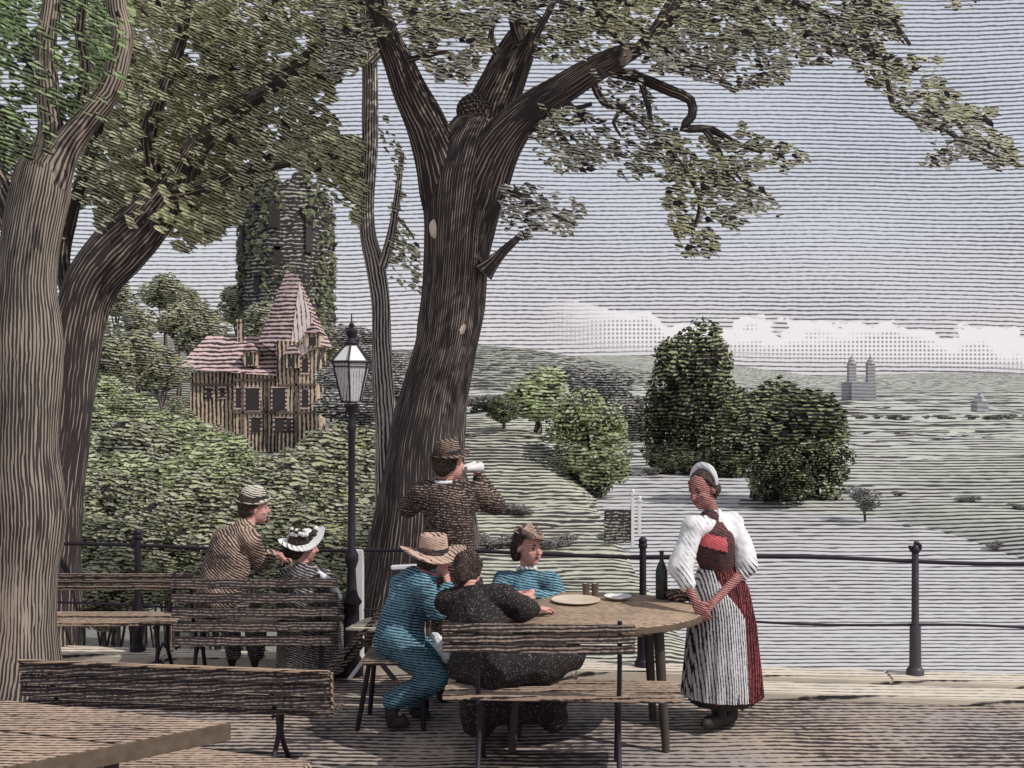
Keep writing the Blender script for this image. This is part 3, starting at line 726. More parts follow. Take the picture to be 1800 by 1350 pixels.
# hillside wood, near rows low and below, far rows high
rng = random.Random(21); k = 0
ORD = ['first', 'second', 'third', 'fourth', 'fifth', 'sixth', 'seventh', 'eighth', 'ninth', 'tenth', 'eleventh', 'twelfth', 'thirteenth', 'fourteenth', 'fifteenth', 'sixteenth']
ROWN = {1035: 'below the railing', 965: 'behind the railing', 920: 'just above the railing', 865: 'level with the standing man', 810: 'below the house', 760: 'beside the house walls', 715: 'level with the lantern',
        665: 'level with the house roof', 620: 'behind the house roof', 575: 'below the ruined tower', 535: 'on the skyline'}
TONE = {'light': 'light green', 'mid': 'green', 'grey': 'greyish'}
HG = 'trees of the wooded hillside'; SG = 'shrubs just beyond the railing'
for (py, D, n, rp, x0, x1) in ((1035, 11.2, 11, 64, 90, 700), (965, 12.5, 13, 62, 60, 690), (920, 16, 12, 66, 60, 700), (865, 24, 11, 66, 80, 700), (810, 36, 11, 62, 90, 700), (760, 52, 11, 58, 80, 720),
                               (715, 68, 10, 54, 60, 720), (665, 85, 10, 52, 40, 720), (620, 108, 9, 48, 40, 720), (575, 135, 9, 44, 60, 690), (535, 170, 8, 38, 60, 560)):
    seen = 0
    for i in range(n):
        px = x0 + (x1 - x0) * (i + rng.uniform(0.15, 0.85)) / n; yy = py + rng.uniform(-18, 18); r_ = rp * rng.uniform(0.8, 1.2)
        if D < 115 and 335 - r_ * 0.75 < px < 575 + r_ * 0.75 and yy - r_ * 0.8 < (800 if 430 < px < 560 else 730): continue
        if px > 560 and yy < 700 and D > 60: yy += 25
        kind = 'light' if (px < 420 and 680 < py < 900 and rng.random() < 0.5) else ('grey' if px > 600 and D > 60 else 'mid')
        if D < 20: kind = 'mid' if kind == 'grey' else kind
        lb_ = '%s leafy %s %s, %s from left in its row' % (TONE[kind], 'shrub' if D < 20 else 'tree', ROWN[py], ORD[seen]); seen += 1
        wild_tree('shrub' if D < 20 else 'hillside_tree', px, yy, D * rng.uniform(0.95, 1.05), r_, kind, lb_, SG if D < 20 else HG, 1.15, rng.uniform(-0.5, 0.5), k)
        k += 1

for i, (px, yy, D, r_) in enumerate(((325, 758, 62, 36), (362, 772, 60, 34), (398, 792, 57, 34), (432, 820, 54, 34), (468, 828, 53, 34), (504, 824, 53, 34), (540, 808, 55, 34), (574, 784, 60, 34), (345, 812, 50, 38), (470, 866, 42, 38), (530, 858, 43, 38), (405, 846, 45, 38), (305, 730, 70, 32))):
    wild_tree('hillside_tree', px, yy, D, r_, 'mid', 'green tree close under the pink roofed house, %s from the left of that clump' % ORD[i], HG, 1.15, i, i)
for i, (px, yy, D, r_) in enumerate(((838, 868, 175, 26), (872, 880, 172, 24), (905, 872, 176, 26), (940, 886, 172, 22), (985, 890, 176, 24), (860, 835, 215, 20), (905, 842, 212, 22), (1078, 880, 186, 20), (1140, 790, 330, 24), (1100, 800, 325, 22))):
    wild_tree('riverside_bush', px, yy, D, r_, 'grey', 'dark grey bush on the near river bank behind the oak, %s of the row' % ORD[i], 'bushes on the river bank', 1.7, i, i, 0.6)
for i, (px, yy, D, r_) in enumerate(((1560, 905, 190, 16), (1600, 870, 210, 14), (1660, 900, 190, 15), (1700, 850, 230, 14), (1750, 905, 180, 16), (1790, 860, 215, 13), (1640, 935, 175, 13), (1580, 845, 240, 12))):
    wild_tree('slope_bush', px, yy, D, r_, 'grey', 'small grey bush on the bare slope right of the river, %s of the scatter' % ORD[i], 'bushes on the right slope', 1.8, i, i, 0.5)
VAL = [
    (945, 708, 300, 66, 'light', 'light green round tree on the lawn right of the oak trunk', 1.15, 0.95),
    (885, 722, 290, 32, 'dark', 'small dark bush at the left foot of the light green lawn tree', 1.0, 0.9),
    (1034, 756, 270, 72, 'light', 'light green tree in front, its crown reaching down to the water', 1.0, 1.0),
    (1050, 815, 262, 64, 'light', 'low light green tree leaning over the river edge', 1.05, 0.95),
    (995, 815, 266, 46, 'mid', 'shadowy green bush at the water below the light green trees', 1.0, 1.0),
    (1216, 662, 335, 84, 'dark', 'tallest dark tree of the valley, rising over the river', 0.95, 1.25),
    (1178, 745, 338, 66, 'dark', 'dark tree at the left foot of the tallest valley tree', 0.8, 1.3),
    (1262, 735, 330, 66, 'dark', 'dark tree at the right foot of the tallest valley tree', 0.8, 1.5),
    (1392, 745, 250, 100, 'dark', 'broad round dark tree on the right river bank', 1.0, 0.95),
    (1326, 765, 248, 72, 'dark', 'dark tree between the tall tree and the broad round one', 1.0, 1.15),
    (1432, 815, 244, 72, 'dark', 'dark crown low at the right side of the broad round tree', 1.0, 1.0),
    (1372, 838, 240, 66, 'dark', 'dark bush overhanging the water behind the waitress', 1.0, 0.85),
    (1460, 745, 256, 38, 'mid', 'small greener tree at the right edge of the dark group', 1.0, 1.2),
    (1180, 806, 332, 44, 'dark', 'low dark bush under the left side of the tallest valley tree', 1.2, 0.8),
    (1228, 812, 328, 42, 'dark', 'low dark bush right under the tallest valley tree', 1.2, 0.85),
    (1285, 812, 320, 46, 'dark', 'low dark bush between the tallest valley tree and the round one', 1.2, 0.9),
    (1520, 876, 215, 32, 'grey', 'small grey bush on the bank right of the dark trees', 1.1, 0.8),
    (1070, 690, 520, 55, 'grey', 'grey distant tree behind the light green trees', 1.1, 1.0),
    (1110, 735, 500, 42, 'grey', 'grey distant tree just left of the tall dark tree', 1.0, 1.3),
    (1030, 668, 560, 44, 'grey', 'pale grey tree furthest back on the far slope', 1.3, 0.8)]
for i, (px, py, D, r_, kd, lb, wd, hg) in enumerate(VAL):
    wild_tree('valley_tree' if 'bush' not in lb else 'riverside_bush', px, py, D, r_, kd, lb, None, wd, i * 0.7, i, hg)
rng = random.Random(5)
for i in range(16):
    px = 850 + i * 17 + rng.uniform(-6, 6)
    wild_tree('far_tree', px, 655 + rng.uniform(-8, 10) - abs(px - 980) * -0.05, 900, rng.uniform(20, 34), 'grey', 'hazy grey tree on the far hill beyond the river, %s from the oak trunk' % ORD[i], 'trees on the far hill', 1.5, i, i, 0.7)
for i in range(12):
    px = 1520 + i * 26 + rng.uniform(-8, 8)
    wild_tree('far_bush', px, 716 + rng.uniform(-4, 6), 800, rng.uniform(7, 12), 'grey', 'tiny hazy tree of the row on the far plain, %s from the left' % ORD[i], 'tiny trees on the plain', 1.8, i, i, 0.6)

# ------------------------------------------------------------ house with pink roofs
HD = 110.0; hs = HD / F
hb = P(450, 800, HD)
t = Thing('hillside_house', 'old timbered house with pink steep roofs half hidden in the hillside trees', 'house', (hb.x, HD, hb.z))


def prism(g, quad, d0, d1):
    """a photograph outline at distances d0..d1, real depth"""
    n = len(quad); vs_ = [P(a, b, HD) for a, b in quad]
    k = [Vector((v.x, d0, v.z)) for v in vs_] + [Vector((v.x, d1, v.z)) for v in vs_]
    g.add(k, [tuple(range(n)), tuple(reversed(range(n, 2 * n)))] + [(i, i + n, (i + 1) % n + n, (i + 1) % n) for i in range(n)])
    return g


def hp(px, py, y): v = P(px, py, HD); return Vector((v.x, y, v.z))


g = prism(G(), [(342, 655), (420, 655), (420, 900), (342, 900)], 108.5, 116); prism(g, [(420, 655), (510, 655), (510, 900), (420, 900)], 108, 116)
wl = t.part('wall', g, M['wall'], smooth=False)
g = prism(G(), [(496, 600), (566, 605), (566, 900), (496, 900)], 107.4, 112.5)
t.part('stair_tower', g, M['wall'], smooth=False)
# main roof: gable running along x
g = G()
a0, a1 = hp(322, 648, 107.6), hp(512, 662, 107.6); b0, b1 = hp(355, 588, 112), hp(512, 590, 112); c0_, c1 = hp(322, 648, 116.6), hp(512, 662, 116.6)
g.add([a0, a1, b1, b0, c0_, c1], [(0, 1, 2, 3), (3, 2, 5, 4), (0, 3, 4), (1, 5, 2), (0, 4, 5, 1)])
rf = t.part('roof', g, M['roof'], smooth=False)
g = G(); g.box(hp(417, 582, 111.5), (0.55, 0.7, 2.2)); g.box(hp(417, 562, 111.5), (0.75, 0.9, 0.25)); t.part('chimney', g, M['wall'], rf, smooth=False)
# tall pointed gable roof
g = G()
ap = hp(500, 472, 111); ap2 = hp(520, 482, 108.6)
g.add([hp(462, 600, 108.2), hp(520, 640, 107.2), hp(528, 490, 109.2), ap, hp(462, 600, 114), hp(575, 608, 113), hp(575, 608, 107.2)],
      [(0, 1, 2, 3), (0, 3, 4), (1, 6, 2), (2, 6, 5), (3, 2, 5), (3, 5, 4), (0, 4, 5, 6, 1)])
t.part('gable_roof', g, M['roof'], smooth=False)
g = G(); g.add([hp(517, 640, 107.12), hp(573, 607, 107.12), hp(529, 497, 109.05), hp(517, 640, 107.3), hp(573, 607, 107.3), hp(529, 497, 109.25)], [(0, 1, 2), (5, 4, 3), (0, 3, 4, 1), (1, 4, 5, 2), (2, 5, 3, 0)])
t.part('gable_wall', g, M['gable'], smooth=False)
# dormers
for (px, py, y) in ((448, 632, 107.9), (524, 636, 106.9), (560, 600, 107.0)):
    g = G(); c_ = hp(px, py, y); g.box(c_ + Vector((0, 1.0, 0)), (1.3, 2.2, 1.3))
    d_ = t.part('dormer', g, M['wall'], smooth=False)
    g = G(); z0 = c_.z + 0.65; g.add([(c_.x - 0.85, y - 0.3, z0), (c_.x + 0.85, y - 0.3, z0), (c_.x, y - 0.3, z0 + 1.0), (c_.x - 0.85, y + 2.2, z0), (c_.x + 0.85, y + 2.2, z0), (c_.x, y + 2.2, z0 + 1.0)],
                                  [(0, 1, 2), (3, 5, 4), (0, 2, 5, 3), (1, 4, 5, 2), (0, 3, 4, 1)])
    t.part('dormer_roof', g, M['roof'], d_, smooth=False)
    g = G(); g.box(c_ + Vector((0, -0.12, -0.1)), (0.6, 0.06, 0.8)); t.part('pane', g, M['wall_dark'], d_, smooth=False)
for (px, py, w_, h_, y) in ((452, 702, 1.3, 2.1, 108), (498 + 2, 700, 1.2, 2.0, 107.4), (428, 700, 0.5, 1.8, 108), (458, 745, 0.9, 1.2, 108), (497 + 4, 745, 0.9, 1.2, 107.4), (375, 690, 0.5, 0.9, 108.5), (398, 690, 0.5, 0.9, 108.5), (545, 700, 0.6, 1.7, 107.4), (545, 645, 0.6, 1.2, 107.4), (517, 745, 0.5, 1.2, 107.4)):
    g = G(); c_ = hp(px, py, y - 0.03); fr = 0.14
    for s_x in (-1, 1): g.box(c_ + Vector((s_x * (w_ + fr) / 2, 0, 0)), (fr, 0.16, h_ + 2 * fr))
    for s_z in (-1, 1): g.box(c_ + Vector((0, 0, s_z * (h_ + fr) / 2)), (w_, 0.15, fr))
    wf = t.part('window', g, M['roof'], smooth=False)
    g = G(); g.box(c_, (w_, 0.08, h_)); t.part('pane', g, M['wall_dark'], wf, smooth=False)
# timber braces
g = G()
for (x1, y1, x2, y2, yy) in ((345, 676, 418, 676, 108.45), (420, 724, 508, 724, 107.95), (420, 668, 508, 668, 107.95), (436, 668, 436, 780, 107.95), (476, 668, 476, 780, 107.95), (500, 676, 564, 676, 107.35), (500, 724, 564, 724, 107.35), (530, 610, 530, 780, 107.35)):
    g.board(hp(x1, y1, yy - 0.05), hp(x2, y2, yy - 0.05), 0.22, 0.12, (0, 1, 0), 0)
t.part('timber_frame', g, M['wood_dark'], smooth=False)

# ------------------------------------------------------------ ruined tower
TD = 150.0
tb = P(505, 620, TD); t = Thing('ruined_tower', 'tall dark ruined castle tower with broken top rising above the pink house', 'tower', (tb.x, TD, ground(tb.x, TD)))
rad = 82 / F * TD; top0 = P(0, 325, TD).z; base_z = ground(tb.x, TD) - 2; seg = 56; g = G(); vs_ = []; fs = []
rw = 30
for j in range(rw + 1):
    for k in range(seg):
        th = 2 * PI * k / seg; ragg = 2.2 * noise.noise(Vector((math.cos(th) * 2.2, math.sin(th) * 2.2, 4))) + (1.3 if (k // 3) % 2 else -0.6)
        topz = top0 + ragg - 3.2 * max(0, math.cos(th)) ** 2
        z = base_z + (topz - base_z) * j / rw
        r_ = rad * (1 + 0.05 * noise.noise(Vector((math.cos(th) * 3, math.sin(th) * 3, z * 0.25)))) * (1.03 - 0.05 * j / rw)
        vs_.append(Vector((tb.x + r_ * math.cos(th), TD + r_ * math.sin(th), z)))
for k in range(seg):
    v = vs_[rw * seg + k]; vs_.append(Vector((tb.x + (v.x - tb.x) * 0.72, TD + (v.y - TD) * 0.72, v.z)))
for k in range(seg):
    v = vs_[(rw + 1) * seg + k]; vs_.append(Vector((v.x, v.y, top0 - 9)))
for j in range(rw + 2):
    for k in range(seg):
        k2 = (k + 1) % seg; fs.append((j * seg + k, j * seg + k2, (j + 1) * seg + k2, (j + 1) * seg + k))
fs.append(tuple((rw + 2) * seg + k for k in range(seg)))
g.add(vs_, fs); t.part('wall', g, M['ruin'], smooth=False)
for (px, py, w_, h_) in ((440, 430, 1.0, 4.2), (500, 390, 1.3, 3.2), (505, 458, 0.9, 2.2), (553, 425, 1.0, 4.0), (470, 505, 0.8, 2.0)):
    dx_ = (px - 505) / F * TD; yy = TD - math.sqrt(max(rad * rad - dx_ * dx_, 1)) - 0.05; v = P(px, py, TD); g = G(); th = math.atan2(yy - TD, dx_)
    m_ = Matrix.Rotation(th + PI / 2, 3, 'Z')
    g.box((tb.x + dx_, yy + 0.2, v.z), (w_, 0.9, h_), m_); g.lathe(Vector((tb.x + dx_, yy + 0.2, v.z + h_ / 2 - 0.05)) - m_ @ Vector((0, 0.45, 0)), [(w_ / 2, 0), (w_ / 2, 0.9)], 16, m_ @ Vector((0, 1, 0)))
    t.part('opening', g, M['wall_dark'], smooth=False)
for i, (px, py, rp) in enumerate(((438, 365, 22), (482, 345, 26), (530, 352, 28), (565, 400, 24), (590, 500, 30))):
    pass
g = G(); rg = random.Random(9)
for _ in range(1500):
    th = rg.uniform(PI, 2 * PI); z = rg.uniform(base_z + 10, top0 + 1.5)
    if noise.noise(Vector((math.cos(th) * 3, math.sin(th) * 3, z * 0.12))) < -0.08: continue
    q = Vector((math.cos(th), math.sin(th), 0)); leafset(g, Vector((tb.x, TD, z)) + q * (rad * 1.03), rg.uniform(0.5, 1.1), q + rv(rg) * 0.4, Vector((1, 0, 0)) + rv(rg), rg)
t.part('ivy', g, M['tree_dark'], smooth=False)

# ------------------------------------------------------------ small far buildings
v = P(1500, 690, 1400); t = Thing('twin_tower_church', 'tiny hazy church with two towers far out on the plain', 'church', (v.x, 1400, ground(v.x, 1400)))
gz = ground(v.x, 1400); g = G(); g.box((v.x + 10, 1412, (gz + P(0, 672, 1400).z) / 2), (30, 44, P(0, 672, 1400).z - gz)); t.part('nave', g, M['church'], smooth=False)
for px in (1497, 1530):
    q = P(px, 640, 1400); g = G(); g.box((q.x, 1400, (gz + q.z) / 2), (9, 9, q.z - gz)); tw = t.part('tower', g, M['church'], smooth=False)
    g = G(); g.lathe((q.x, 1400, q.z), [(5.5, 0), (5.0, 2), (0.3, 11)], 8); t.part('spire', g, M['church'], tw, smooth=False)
v = P(1722, 715, 1000); gz = ground(v.x, 1000); t = Thing('distant_chapel', 'tiny pale chapel far off near the right edge of the plain', 'chapel', (v.x, 1000, gz))
zt = P(0, 705, 1000).z; g = G(); g.box((v.x, 1000, (gz + zt) / 2), (10, 14, zt - gz)); t.part('wall', g, M['church'], smooth=False)
g = G(); g.lathe((v.x, 1000, zt), [(7, 0), (0.4, 8)], 4); t.part('roof', g, M['church'], smooth=False)
# white garden gateway by the water
GD = 178.0
gv = P(1112, 955, GD); t = Thing('garden_gateway', 'white stone gateway posts on the river bank behind the table', 'gateway', (gv.x, GD, gv.z))
for (px, y0, y1) in ((1112, 868, 962), (1124, 880, 940)):
    a = P(px, y1, GD); b = P(px, y0, GD); g = G(); g.box((a.x, GD, (a.z + b.z) / 2), (0.5, 0.5, b.z - a.z), None, 0.03); g.box((a.x, GD, b.z), (0.8, 0.8, 0.35), None, 0.05)
    g.ball((a.x, GD, b.z + 0.45), 0.34); t.part('pillar', g, M['stone_white'])
g = G(); a = P(1060, 893, GD); b = P(1112, 893, GD); g.board(a, b, 0.3, 0.35, bevel=0.03); t.part('coping', g, M['stone_white'])
g = G()
for i in range(4): q = P(1068 + i * 12, 925, GD); g.box((q.x, GD + 0.1, q.z), (1.02, 0.4, 5.2), None, 0.05)
t.part('wall_panel', g, M['ruin'], smooth=False)
# garden wall on the lawn
a = P(812, 766, 285); b = P(972, 772, 285); t = Thing('garden_wall', 'low dark garden wall along the lawn right of the oak trunk', 'wall', a)
g = G(); g.board(a, b, 0.5, 1.0, bevel=0.05); t.part('wall_face', g, M['ruin'])

# ------------------------------------------------------------ lamp post
LD = 8.2; lb = P(618, 1187, LD)
t = Thing('street_lamp', 'black iron lamp post with a white glazed lantern in front of the slender tree', 'street lamp', (lb.x, LD, 0))
X0 = lb.x
def lz(py): return EYE - (py - 675) / F * LD
g = G()
g.lathe((X0, LD, 0), [(0.085, 0), (0.085, 0.10), (0.06, 0.14), (0.055, 0.50), (0.075, 0.53), (0.05, 0.57), (0.038, 0.62), (0.030, lz(1000)), (0.05, lz(985)), (0.05, lz(975)), (0.028, lz(965)), (0.024, lz(760)), (0.036, lz(752)), (0.024, lz(745)), (0.024, lz(728)), (0.05, lz(716)), (0.055, lz(712))], 20)
pole = t.part('pole', g, M['iron'])
g = G(); g.tube([(X0 - 0.15, LD, lz(742)), (X0 - 0.14, LD, lz(732)), (X0 - 0.07, LD, lz(726)), (X0, LD, lz(722)), (X0 + 0.07, LD, lz(726)), (X0 + 0.14, LD, lz(732))], 0.009, 9); t.part('crossbar', g, M['iron'], pole)
zb, zs, za = lz(706), lz(636), lz(606); rb, rs, ra = 0.075, 0.145, 0.045
g = G(); N6 = 6
def hexp(r, z, k, ph=PI / 6): return Vector((X0 + r * math.cos(ph + 2 * PI * k / N6), LD + r * math.sin(ph + 2 * PI * k / N6), z))
for k in range(N6):
    g.tube([hexp(rb, zb, k), hexp(rs, zs, k)], 0.007, 6); g.tube([hexp(rs + .012, zs, k), hexp(ra, za, k)], 0.007, 6)
    g.tube([hexp(rb, zb, k), hexp(rb, zb, k + 1)], 0.008, 6); g.tube([hexp(rs + .004, zs, k), hexp(rs + .004, zs, k + 1)], 0.010, 6)
    g.tube([hexp(rs * .96, zs - .035, k), hexp(rs * .96, zs - .035, k + 1)], 0.005, 6)
lf = t.part('lantern_frame', g, M['iron'])
for k in range(N6):
    n_ = (hexp(1, 0, k) + hexp(1, 0, k + 1)) / 2 - Vector((X0, LD, 0)); n_ = n_.normalized() * 0.004
    g = G(); a, b, c_, d_ = hexp(rb, zb, k), hexp(rb, zb, k + 1), hexp(rs, zs, k + 1), hexp(rs, zs, k)
    g.add([a, b, c_, d_, a - n_, b - n_, c_ - n_, d_ - n_], [(0, 1, 2, 3), (7, 6, 5, 4), (0, 4, 5, 1), (1, 5, 6, 2), (2, 6, 7, 3), (3, 7, 4, 0)])
    t.part('pane', g, M['glass_lamp'], lf, smooth=False)
    g = G(); a, b, c_, d_ = hexp(rs, zs, k), hexp(rs, zs, k + 1), hexp(ra, za, k + 1), hexp(ra, za, k)
    g.add([a, b, c_, d_, a - n_, b - n_, c_ - n_, d_ - n_], [(0, 1, 2, 3), (7, 6, 5, 4), (0, 4, 5, 1), (1, 5, 6, 2), (2, 6, 7, 3), (3, 7, 4, 0)])
    t.part('roof_pane', g, M['wood_white'], lf, smooth=False)
g = G(); g.lathe((X0, LD, 0), [(0.05, za - .005), (0.055, za + .01), (0.025, lz(594)), (0.04, lz(588)), (0.045, lz(582)), (0.015, lz(576)), (0.022, lz(571)), (0.006, lz(566)), (0.004, lz(552))], 14)
t.part('finial', g, M['iron'])
g = G(); g.lathe((X0, LD, zb - 0.01), [(0.03, 0), (0.07, 0.01), (0.03, 0.03), (0.012, 0.06), (0.012, 0.12), (0.022, 0.14), (0.016, 0.18)], 12); t.part('burner', g, M['iron'])


# ------------------------------------------------------------ benches, tables, chair
def bench(cx_, cy_, yaw, length, label, depth=0.40, seat=0.45, back=0.82, wood='wood_dark', seatwood='wood_brown', name='bench', backless=False, nb=3, legs=None, rake=0.12, back_len=None, back_lo=None, group=None, back_off=0.0, fill=0.86):
    """local: +y is where the sitter looks; the back is on the -y side"""
    t = Thing(name, label, 'bench', (cx_, cy_, 0), group); m = Matrix.Rotation(yaw, 3, 'Z'); o_ = Vector((cx_, cy_, 0))
    def W(x, y, z): return o_ + m @ Vector((x, y, z))
    g = G(); n = 4; wy = depth / n
    for i in range(n):
        yy = -depth / 2 + wy * (i + 0.5)
        g.board(W(-length / 2, yy, seat + 0.008 * math.sin(i * 2.3)), W(length / 2, yy, seat + 0.008 * math.sin(i * 1.7)), wy * 0.90, 0.028, bevel=0.005)
    t.part('seat', g, M[seatwood])
    if not backless:
        g = G(); bl = back_len or length; z0 = back_lo or (seat + 0.16); up = m @ Vector((0, -1, rake * 1.2))
        for i in range(nb):
            f = (i + 0.5) / nb; z = z0 + (back - z0) * f; yy = -depth / 2 - 0.03 - rake * (z - seat)
            g.board(W(-bl / 2 + back_off, yy, z), W(bl / 2 + back_off, yy, z), (back - z0) / nb * fill, 0.024, up, 0.005)
        t.part('backrest', g, M[wood])
    lx = legs or (-length / 2 + 0.13, length / 2 - 0.13)
    for x in lx:
        g = G()
        g.tube([W(x, depth / 2 - 0.05, seat - 0.016), W(x, depth / 2 - 0.09, seat * 0.6), W(x, depth / 2 - 0.03, seat * 0.25), W(x, depth / 2 + 0.03, 0.01)], 0.014, 9)
        g.tube([W(x, -depth / 2 + 0.07, seat - 0.016), W(x, -depth / 2 + 0.10, seat * 0.6), W(x, -depth / 2 + 0.02, seat * 0.25), W(x, -depth / 2 - 0.06, 0.01)], 0.014, 9)
        g.tube([W(x, -depth / 2, seat - 0.022), W(x, depth / 2, seat - 0.022)], 0.011, 9)
        g.tube([W(x, -depth / 2 + 0.08, seat * 0.42), W(x, 0, seat * 0.62), W(x, depth / 2 - 0.07, seat * 0.42)], 0.008, 9)
        if not backless:
            yb = -depth / 2 - rake * (back - seat)
            g.tube([W(x, -depth / 2 + 0.05, seat - 0.02), W(x, -depth / 2 - 0.01, seat + 0.10), W(x, (-depth / 2 + yb) / 2 - 0.012, (seat + back) / 2), W(x, yb - 0.012, back + 0.01)], 0.013, 9)
        t.part('leg_frame', g, M['iron'])
    return t


# bench in front of the round table
bench(0.27, 6.14, R(-3), 1.26, 'slatted bench in front of the round table, seen from behind', 0.38, 0.45, 0.865, back_len=1.0, back_off=-0.12, rake=0.12, nb=3, back_lo=0.70, legs=(-0.44, 0.30), fill=0.8)
# bench with the couple, left
bench(P(465, 0, 8.05).x, 7.95, R(2), 1.12, 'dark slatted bench carrying the man and the woman at the railing', 0.38, 0.45, 0.80, nb=5, wood='wood_black', seatwood='wood_black', back_lo=0.30, fill=0.68)  # darker slats reach below the seat and stand in for its shadow
# empty bench by the pale trunk, facing the viewer
bench(P(150, 0, 8.0).x, 8.0, R(180), 1.35, 'empty slatted bench half hidden behind the pale trunk at the left', 0.40, 0.45, 0.72, rake=0.25, nb=3, back_lo=0.60)
# long low bench near
a, b = P(35, 1190, 6.25), P(585, 1220, 6.0)
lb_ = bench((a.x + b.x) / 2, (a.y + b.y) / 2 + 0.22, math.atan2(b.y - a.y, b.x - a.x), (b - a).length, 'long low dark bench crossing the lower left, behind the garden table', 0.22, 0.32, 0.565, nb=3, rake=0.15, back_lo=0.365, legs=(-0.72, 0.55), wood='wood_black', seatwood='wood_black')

g = G(); e_ = Vector((0, -0.035, 0)); dz_ = Vector((0, 0, 0.0)); d_ = (b - a).normalized()
p0 = Vector((lb_.base.x, lb_.base.y, 0)); m_ = Matrix.Rotation(math.atan2(b.y - a.y, b.x - a.x), 3, 'Z'); hl = (b - a).length / 2
g.board(p0 + m_ @ Vector((-hl, -0.178, 0.569)), p0 + m_ @ Vector((hl, -0.178, 0.569)), 0.034, 0.014, bevel=0.003)
g.board(p0 + m_ @ Vector((hl + 0.008, -0.165, 0.562)), p0 + m_ @ Vector((hl + 0.008, -0.150, 0.36)), 0.03, 0.012, (1, 0, 0), 0.003)
lb_.part('sunlit_edge_strip', g, M['wood_table'])  # added pale strips: sunlight on the bench's top and end as colour
# round (oval) table
TC = Vector((0.44, 6.80, 0)); t = Thing('round_table', 'oval wooden garden table where the drinkers sit beside the waitress', 'table', TC)
g = G(); g.lathe(TC, [(0.93, 0.715), (0.99, 0.72), (1.0, 0.735), (0.99, 0.752), (0.975, 0.756)], 72, sx=0.70, sy=0.56); t.part('tabletop', g, M['wood_table'])
g = G(); g.lathe(TC, [(0.94, 0.712), (1.002, 0.717), (1.007, 0.735), (1.001, 0.751), (0.985, 0.7515)], 72, sx=0.70, sy=0.56); t.part('rim', g, M['wood_edge'])
for (sx_, sy_) in ((-1, -1), (1, -1), (-1, 1), (1, 1)):
    g = G(); p = TC + Vector((sx_ * 0.40, sy_ * 0.26, 0)); q = TC + Vector((sx_ * 0.44, sy_ * 0.30, 0)); g.tube([q, (p + q) / 2 + Vector((0, 0, .35)), p + Vector((0, 0, 0.715))], [0.022, 0.028, 0.032], 12); t.part('leg', g, M['wood_leg'])
g = G(); g.lathe(TC, [(0.9, 0.66), (0.9, 0.7149)], 48, sx=0.6, sy=0.42); t.part('apron_rail', g, M['wood_dark'])

# garden table lower left, corner pointing right
def flat_top(g, pts, z, th=0.035, gaps=5):
    a, b, c_, d_ = [Vector((*p, 0)) for p in pts]      # a-b and d-c are the long sides
    for i in range(gaps):
        f0, f1 = i / gaps + 0.006, (i + 1) / gaps - 0.006
        p = [a.lerp(d_, f0), b.lerp(c_, f0), b.lerp(c_, f1), a.lerp(d_, f1)]
        vs_ = [v + Vector((0, 0, z + 0.002 * (i % 2))) for v in p] + [v + Vector((0, 0, z - th)) for v in p]
        g.add(vs_, [(0, 1, 2, 3), (7, 6, 5, 4), (0, 4, 5, 1), (1, 5, 6, 2), (2, 6, 7, 3), (3, 7, 4, 0)])
    return g


def zp(px, py, z): D = (EYE - z) * F / (py - 675); v = P(px, py, D); return (v.x, v.y)


A = zp(402, 1270, .75); B = zp(-10, 1228, .75); Cc = zp(-10, 1352, .75)
far = Vector(B) - Vector(A); near = Vector(Cc) - Vector(A)
t = Thing('garden_table', 'brown plank garden table with its corner pointing right, lower left corner', 'table', (A[0], A[1], 0))
g = flat_top(G(), [tuple(Vector(A)), tuple(Vector(A) + far * 1.35), tuple(Vector(A) + far * 1.35 + near * 1.5), tuple(Vector(A) + near * 1.5)], 0.75, 0.03, 6)
t.part('tabletop', g, M['wood_brown'], smooth=False)
g = G(); nn = Vector((-near.y, near.x)).normalized() * (0.012 if -near.y < 0 else 0.012); nn = nn if nn.y < 0 else -nn; a = Vector((*(Vector(A) + nn), 0.718)); b = Vector((*(Vector(A) + near * 1.5 + nn), 0.718)); g.board(a, b, 0.018, 0.066, bevel=0.002); t.part('side_rail', g, M['wood_edge'])
for k_ in (0.42, 1.25):
    p = Vector(A) + near * k_ + far * 0.12; g = G(); g.tube([(p.x, p.y, 0.0), (p.x + 0.02, p.y, 0.72)], 0.028, 12); g.tube([(p.x, p.y, 0.35), (p.x - 0.25, p.y + 0.15, 0.68)], 0.018, 10); t.part('leg', g, M['wood_leg'])
A2 = zp(548, 1338, .45); B2 = zp(205, 1298, .45); d2 = (Vector(B2) - Vector(A2)).normalized(); n2 = Vector((-d2.y, d2.x)) * (1 if -d2.y * 0 + d2.x < 0 else -1)
if n2.y > 0: n2 = -n2
t = Thing('plank_bench', 'brown backless plank bench cut by the bottom edge, beside the garden table', 'bench', (A2[0], A2[1], 0))
g = flat_top(G(), [tuple(Vector(A2)), tuple(Vector(A2) + d2 * 1.5), tuple(Vector(A2) + d2 * 1.5 + n2 * 0.36), tuple(Vector(A2) + n2 * 0.36)], 0.45, 0.03, 3)
t.part('seat', g, M['wood_brown'], smooth=False)
for k_ in (0.15, 1.3):
    for j_ in (0.04, 0.31):
        p = Vector(A2) + d2 * k_ + n2 * j_; g = G(); g.tube([(p.x, p.y, 0), (p.x, p.y, 0.42)], 0.02, 10); t.part('leg', g, M['wood_leg'])

